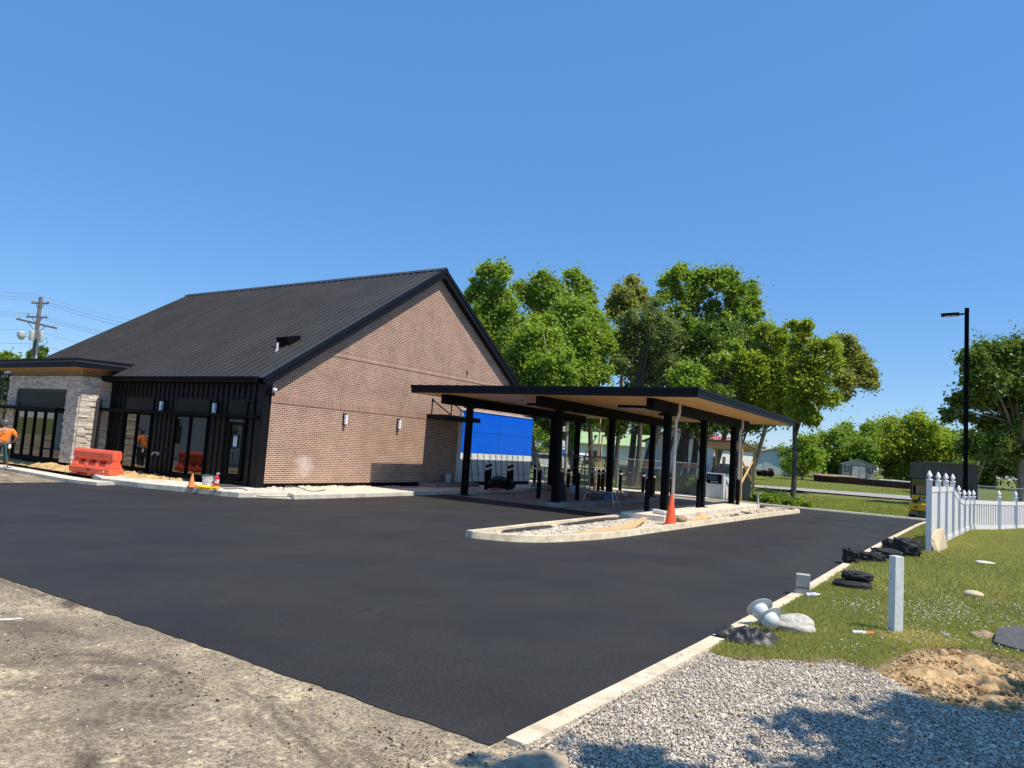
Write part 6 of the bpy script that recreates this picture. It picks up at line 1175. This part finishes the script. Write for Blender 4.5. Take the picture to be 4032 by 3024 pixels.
T('broadleaf_tree', 'dark leafy tree filling under the tall vase-shaped tree', (2640, 1890), Z1([(1250, 430, 65), (1330, 400, 60), (1420, 420, 60), (1300, 500, 75), (1400, 520, 75), (1220, 520, 55), (1480, 460, 50), (1280, 600, 75), (1400, 620, 70), (1180, 600, 50)]), 48, 'dark', 9500, .21, BARK, .30, 108, stems=2)
T('broadleaf_tree', 'small bright maple lump just above the canopy roof', (2600, 1905), Z1([(1200, 600, 55), (1140, 640, 48), (1260, 640, 50), (1190, 670, 50), (1350, 540, 40), (1420, 480, 40)]), 42, 'maple', 5000, .20, BARK, .12, 109)
T('broadleaf_tree', 'feathery lime tree overhanging the right canopy corner', (2715, 1905), Z1([(1560, 430, 60), (1480, 540, 60), (1620, 520, 75), (1560, 600, 75), (1480, 640, 55), (1680, 600, 80), (1620, 680, 75), (1540, 690, 60), (1700, 690, 70), (1640, 420, 55), (1760, 640, 60), (1590, 380, 40), (1700, 780, 60), (1560, 770, 55), (1640, 820, 55), (1480, 740, 50)]), 44, 'lime', 13000, .18, BARK, .24, 110, lean=.15)
T('broadleaf_tree', 'light green tree on the slanting trunk right of the canopy', (3118, 1985), Z1([(1750, 420, 45), (1780, 370, 34), (1740, 500, 60), (1830, 490, 62), (1900, 480, 52), (1800, 580, 70), (1890, 570, 62), (1840, 660, 65), (1760, 700, 60), (1870, 740, 55), (1800, 790, 55), (1740, 800, 45), (1720, 370, 30), (1820, 860, 40)]), 40, 'lime', 12000, .17, BARK, .17, 111, stems=1, lean=.1)
T('broadleaf_tree', 'olive-tinged tree, rightmost crown of the row against the sky', (2935, 1900), Z1([(1960, 460, 48), (2010, 500, 55), (2060, 540, 52), (1960, 560, 60), (2100, 590, 45), (2040, 630, 58), (1960, 650, 55), (2110, 660, 40), (2000, 710, 42), (2130, 620, 34)]), 50, 'olive', 8000, .19, BARK, .19, 112, lean=.3)
for i, (px, dp, r0, lab) in enumerate(((2168, 46, .28, 'thick shadowed trunk seen right of the blue wall'), (2385, 42, .11, 'thin dark curved tree trunk left of the middle column'), (2695, 43, .20, 'dark trunk pair right of the white downpipe'), (2755, 43, .17, 'leaning trunk rising before the white wall corner'), (2905, 46, .30, 'stout trunk seen inside the timber shelter'))):
    x, y, z = at(px, 1900, dp); q1 = at(px + (10 if i != 3 else 26), 1600, dp); T('broadleaf_tree', lab, (px, 1900), [(px + (12 if i != 3 else 40), 1610 - 8 * i, 62), (px - 50, 1620, 56), (px + 75, 1630, 56), (px + 20, 1670, 46)], dp, 'dark', 4200, .20, BARK2 if i == 0 else BARK, r0, 120 + i, lean=.35)
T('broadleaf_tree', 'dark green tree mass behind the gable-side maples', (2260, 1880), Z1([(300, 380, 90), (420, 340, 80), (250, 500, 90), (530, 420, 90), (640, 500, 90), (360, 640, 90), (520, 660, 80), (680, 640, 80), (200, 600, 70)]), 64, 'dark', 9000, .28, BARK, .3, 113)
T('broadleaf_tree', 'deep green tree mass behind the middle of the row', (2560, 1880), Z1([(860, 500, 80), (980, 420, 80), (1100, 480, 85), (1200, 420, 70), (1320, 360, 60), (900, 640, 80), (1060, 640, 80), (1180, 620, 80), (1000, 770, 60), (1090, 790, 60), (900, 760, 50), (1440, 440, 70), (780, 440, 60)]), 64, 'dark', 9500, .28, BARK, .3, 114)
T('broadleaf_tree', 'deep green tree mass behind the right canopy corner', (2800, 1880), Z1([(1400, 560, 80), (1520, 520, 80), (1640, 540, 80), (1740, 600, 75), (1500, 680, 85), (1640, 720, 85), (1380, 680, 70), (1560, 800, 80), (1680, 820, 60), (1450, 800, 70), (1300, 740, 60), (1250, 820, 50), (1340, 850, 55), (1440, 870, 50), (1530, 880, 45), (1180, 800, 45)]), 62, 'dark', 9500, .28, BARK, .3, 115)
# right background
BK = 'bushy trees beyond the field'
T('bushy_tree', 'dark green bushy tree left behind the garden shed', (3260, 1880), [(3215, 1760, 52), (3290, 1745, 60), (3350, 1720, 55), (3250, 1810, 62), (3330, 1800, 70), (3400, 1790, 60), (3180, 1820, 45), (3430, 1730, 52), (3440, 1690, 34), (3380, 1850, 40), (3300, 1855, 45)], 100, 'mid', 8000, .36, BARK, .3, 130, BK, 3)
T('bushy_tree', 'tallest rounded bright bushy tree behind the garden shed', (3570, 1880), [(3590, 1665, 46), (3530, 1690, 48), (3650, 1690, 50), (3560, 1740, 66), (3640, 1750, 70), (3710, 1740, 52), (3500, 1760, 50), (3590, 1820, 75), (3690, 1810, 62), (3740, 1790, 40), (3520, 1830, 55), (3640, 1860, 50)], 98, 'lime', 9500, .36, BARK, .3, 131, BK, 3)
T('bushy_tree', 'grey-topped tree peeking between the two bushy trees', (3490, 1870), [(3470, 1690, 34), (3500, 1670, 30), (3450, 1730, 40), (3510, 1720, 40)], 112, 'olive', 2500, .4, BARK, .3, 132, BK, 3)
T('bushy_tree', 'bright bush left of the pale slanting trunk tree', (3160, 1880), [(3130, 1790, 40), (3160, 1740, 34), (3180, 1800, 45), (3140, 1840, 36)], 82, 'maple', 3000, .3, BARK, .15, 133, BK, 2)
T('bushy_tree', 'dark tree clump behind the black light pole', (3830, 1890), [(3790, 1770, 45), (3850, 1740, 48), (3820, 1820, 60), (3900, 1790, 60), (3880, 1850, 60), (3960, 1830, 60), (3780, 1850, 45), (3950, 1760, 45), (4030, 1800, 60), (4060, 1860, 60)], 92, 'dark', 8000, .36, BARK, .3, 134, BK, 3)
T('broadleaf_tree', 'big dark tree cut by the right edge of the view', (4022, 1905), [(3880, 1365, 55), (3850, 1420, 55), (3930, 1420, 65), (4000, 1390, 60), (4060, 1360, 60), (3830, 1490, 50), (3900, 1500, 70), (3990, 1480, 75), (4070, 1450, 70), (3760, 1590, 46), (3830, 1570, 55), (3900, 1600, 65), (3980, 1580, 70), (4060, 1560, 70), (3730, 1640, 34), (3880, 1660, 50), (3960, 1680, 65), (4050, 1680, 70), (3930, 1760, 50), (4030, 1780, 60), (4120, 1600, 90), (4120, 1450, 90), (3800, 1650, 34)], 44, 'dark', 17000, .20, BARK2, .22, 140, None, 1.5, lean=.05)
T('field_shrub', 'spiky yellow-green shrub growing from the broken stump', (3100, 1870), [(3092, 1835, 16), (3115, 1815, 15), (3085, 1815, 11), (3105, 1850, 16)], 91.8, 'lime', 900, .22, BARK, .04, 141, None, .3)
for i, (px, py, r) in enumerate(((3010, 1965, 34), (3050, 1970, 38), (3085, 1975, 30), (3150, 1985, 26), (3180, 1992, 20), (2985, 1955, 24))):
    T('roadside_bush', ['dense dark bush behind the white standpipe', 'largest dark bush left of the slanting trunk', 'low bush touching the slanting trunk foot', 'leafy weed clump right of the slanting trunk', 'small weed clump farthest right of the slanting trunk', 'bush by the right canopy column foot'][i], (px, py + 16), [(px, py - 4, r * .8), (px - r * .5, py + 4, r * .6), (px + r * .5, py + 4, r * .6)], 39.6 - .25 * (i > 2), 'mid', 1500, .13, BARK, .02, 150 + i, 'bushes at the field edge', .3, limbs=False)
for i, (px, r) in enumerate(((2580, 40), (2660, 45), (2720, 40), (2400, 30))):
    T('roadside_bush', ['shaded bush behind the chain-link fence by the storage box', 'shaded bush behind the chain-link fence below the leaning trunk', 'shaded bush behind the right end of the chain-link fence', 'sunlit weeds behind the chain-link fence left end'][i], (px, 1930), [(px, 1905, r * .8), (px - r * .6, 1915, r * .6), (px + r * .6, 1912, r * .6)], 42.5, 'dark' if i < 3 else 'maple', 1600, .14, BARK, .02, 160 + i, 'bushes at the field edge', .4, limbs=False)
# far wooded ridge
def ridge(name, lab, pts, depth, kind, n, size, sd, jit):
    C = np.array([at(px, py, depth + random.uniform(-jit, jit)) for px, py, r in pts]); Rr = np.array([r / 2795 * depth for _, _, r in pts]); o = leafmesh(name, C, Rr, n, size, LF[kind], None, sd, np.zeros(3)); return tag(o, lab, 'woods', kind='stuff')
ridge('far_woods', 'distant wooded slope behind the houses', [(px, 1830 - 55 * math.sin((px - 2000) / 1100 * 3.14) + random.uniform(-18, 18), random.uniform(30, 48)) for px in range(1980, 3160, 26)] + [(px, 1850, 40) for px in range(1980, 3260, 40)], 150, 'grey', 16000, .6, 170, 12)
ridge('far_woods', 'distant dark tree line at the right behind the pole', [(px, 1730 + random.uniform(-15, 25), random.uniform(30, 44)) for px in range(3760, 4120, 26)] + [(px, 1810, 50) for px in range(3180, 4120, 40)], 150, 'dark', 9000, .6, 171, 10)
ridge('near_woods', 'mass of green foliage behind the trunks under the canopy', [(px, 1650 + random.uniform(-30, 30), random.uniform(46, 66)) for px in range(2020, 2960, 40)] + [(px, 1730 + random.uniform(-20, 20), 46) for px in range(2020, 2700, 50)], 146, 'maple', 14000, .5, 172, 6)
ridge('left_woods', 'dark evergreen mass at the far left behind the stone bay', [(px, py + random.uniform(-12, 12), random.uniform(26, 44)) for px in range(-120, 60, 30) for py in (1440, 1500, 1570, 1640, 1700)], 75, 'dark', 7000, .3, 173, 3)
T('conifer', 'spiky dark conifer just right of the utility pole foot', (165, 1500), [(130, 1400, 20), (165, 1385, 22), (150, 1420, 26), (180, 1420, 20), (110, 1425, 20)], 70, 'dark', 1600, .26, BARK, .2, 180, None, 1)
T('broadleaf_tree', 'round-topped tree at the left edge behind the pole', (20, 1500), [(20, 1410, 24), (45, 1425, 24), (-10, 1430, 30), (0, 1420, 24)], 72, 'mid', 1600, .26, BARK, .2, 181, None, 1)
# trees that throw the dappled shade on the foreground gravel, and those mirrored in the glass
def near_tree(lab, base, blobs, n, kind, sd, size=.17):
    o = thing('shade_tree', lab, 'tree', base); leafmesh('crown', np.array([b[:3] for b in blobs], float), np.array([b[3] for b in blobs], float), n, size, LF[kind], o, sd, np.array(base)); m_ = MB(); c = Vector(blobs[0][:3]) - Vector(base); m_.tube(smoothpath([(0, 0, 0), (c.x * .3, c.y * .3, c.z * .5), tuple(c)], 4), [.25, .23, .22, .2, .18, .16, .14, .1, .06], 9); m_.build('trunk', BARK, o, True)
near_tree('leafy tree right of the view whose shade dapples the gravel', (6.8, -7.5, 0), [(5.6, -3.6, 7.2, .8), (6.4, -3.9, 6.9, .8), (7.3, -4.3, 7.2, .9), (4.7, -2.2, 7.6, .35), (5.3, -4.4, 7.4, .8), (7.0, -5.0, 7.8, .9), (4.4, -3.6, 7.6, .7), (6.5, -3.0, 7.2, .35), (8.2, -4.9, 7.4, .8), (4.1, -1.9, 8.0, .25)], 4600, 'mid', 190)
for i, (x, y, s) in enumerate(((-14, 52, 1.2), (-22, 22, 1.3), (-20, 64, 1.4), (4, 74, 1.2), (-6, 62, 1.1))): near_tree(['dark roadside tree mirrored in the stone bay window', 'tree behind the viewer mirrored in the door glass', 'far roadside tree mirrored at the left', 'tree standing beyond the left end of the building', 'tree behind the pale green house'][i], (x, y, -.1), [(x, y, 7 * s, 2.6 * s), (x + 2, y + 1, 5 * s, 2.2 * s), (x - 1.5, y - 2, 5 * s, 2.2 * s), (x + .5, y - 1, 9 * s, 1.8 * s), (x, y + 3, 4 * s, 2 * s)], 3000, 'dark', 200 + i, .4)
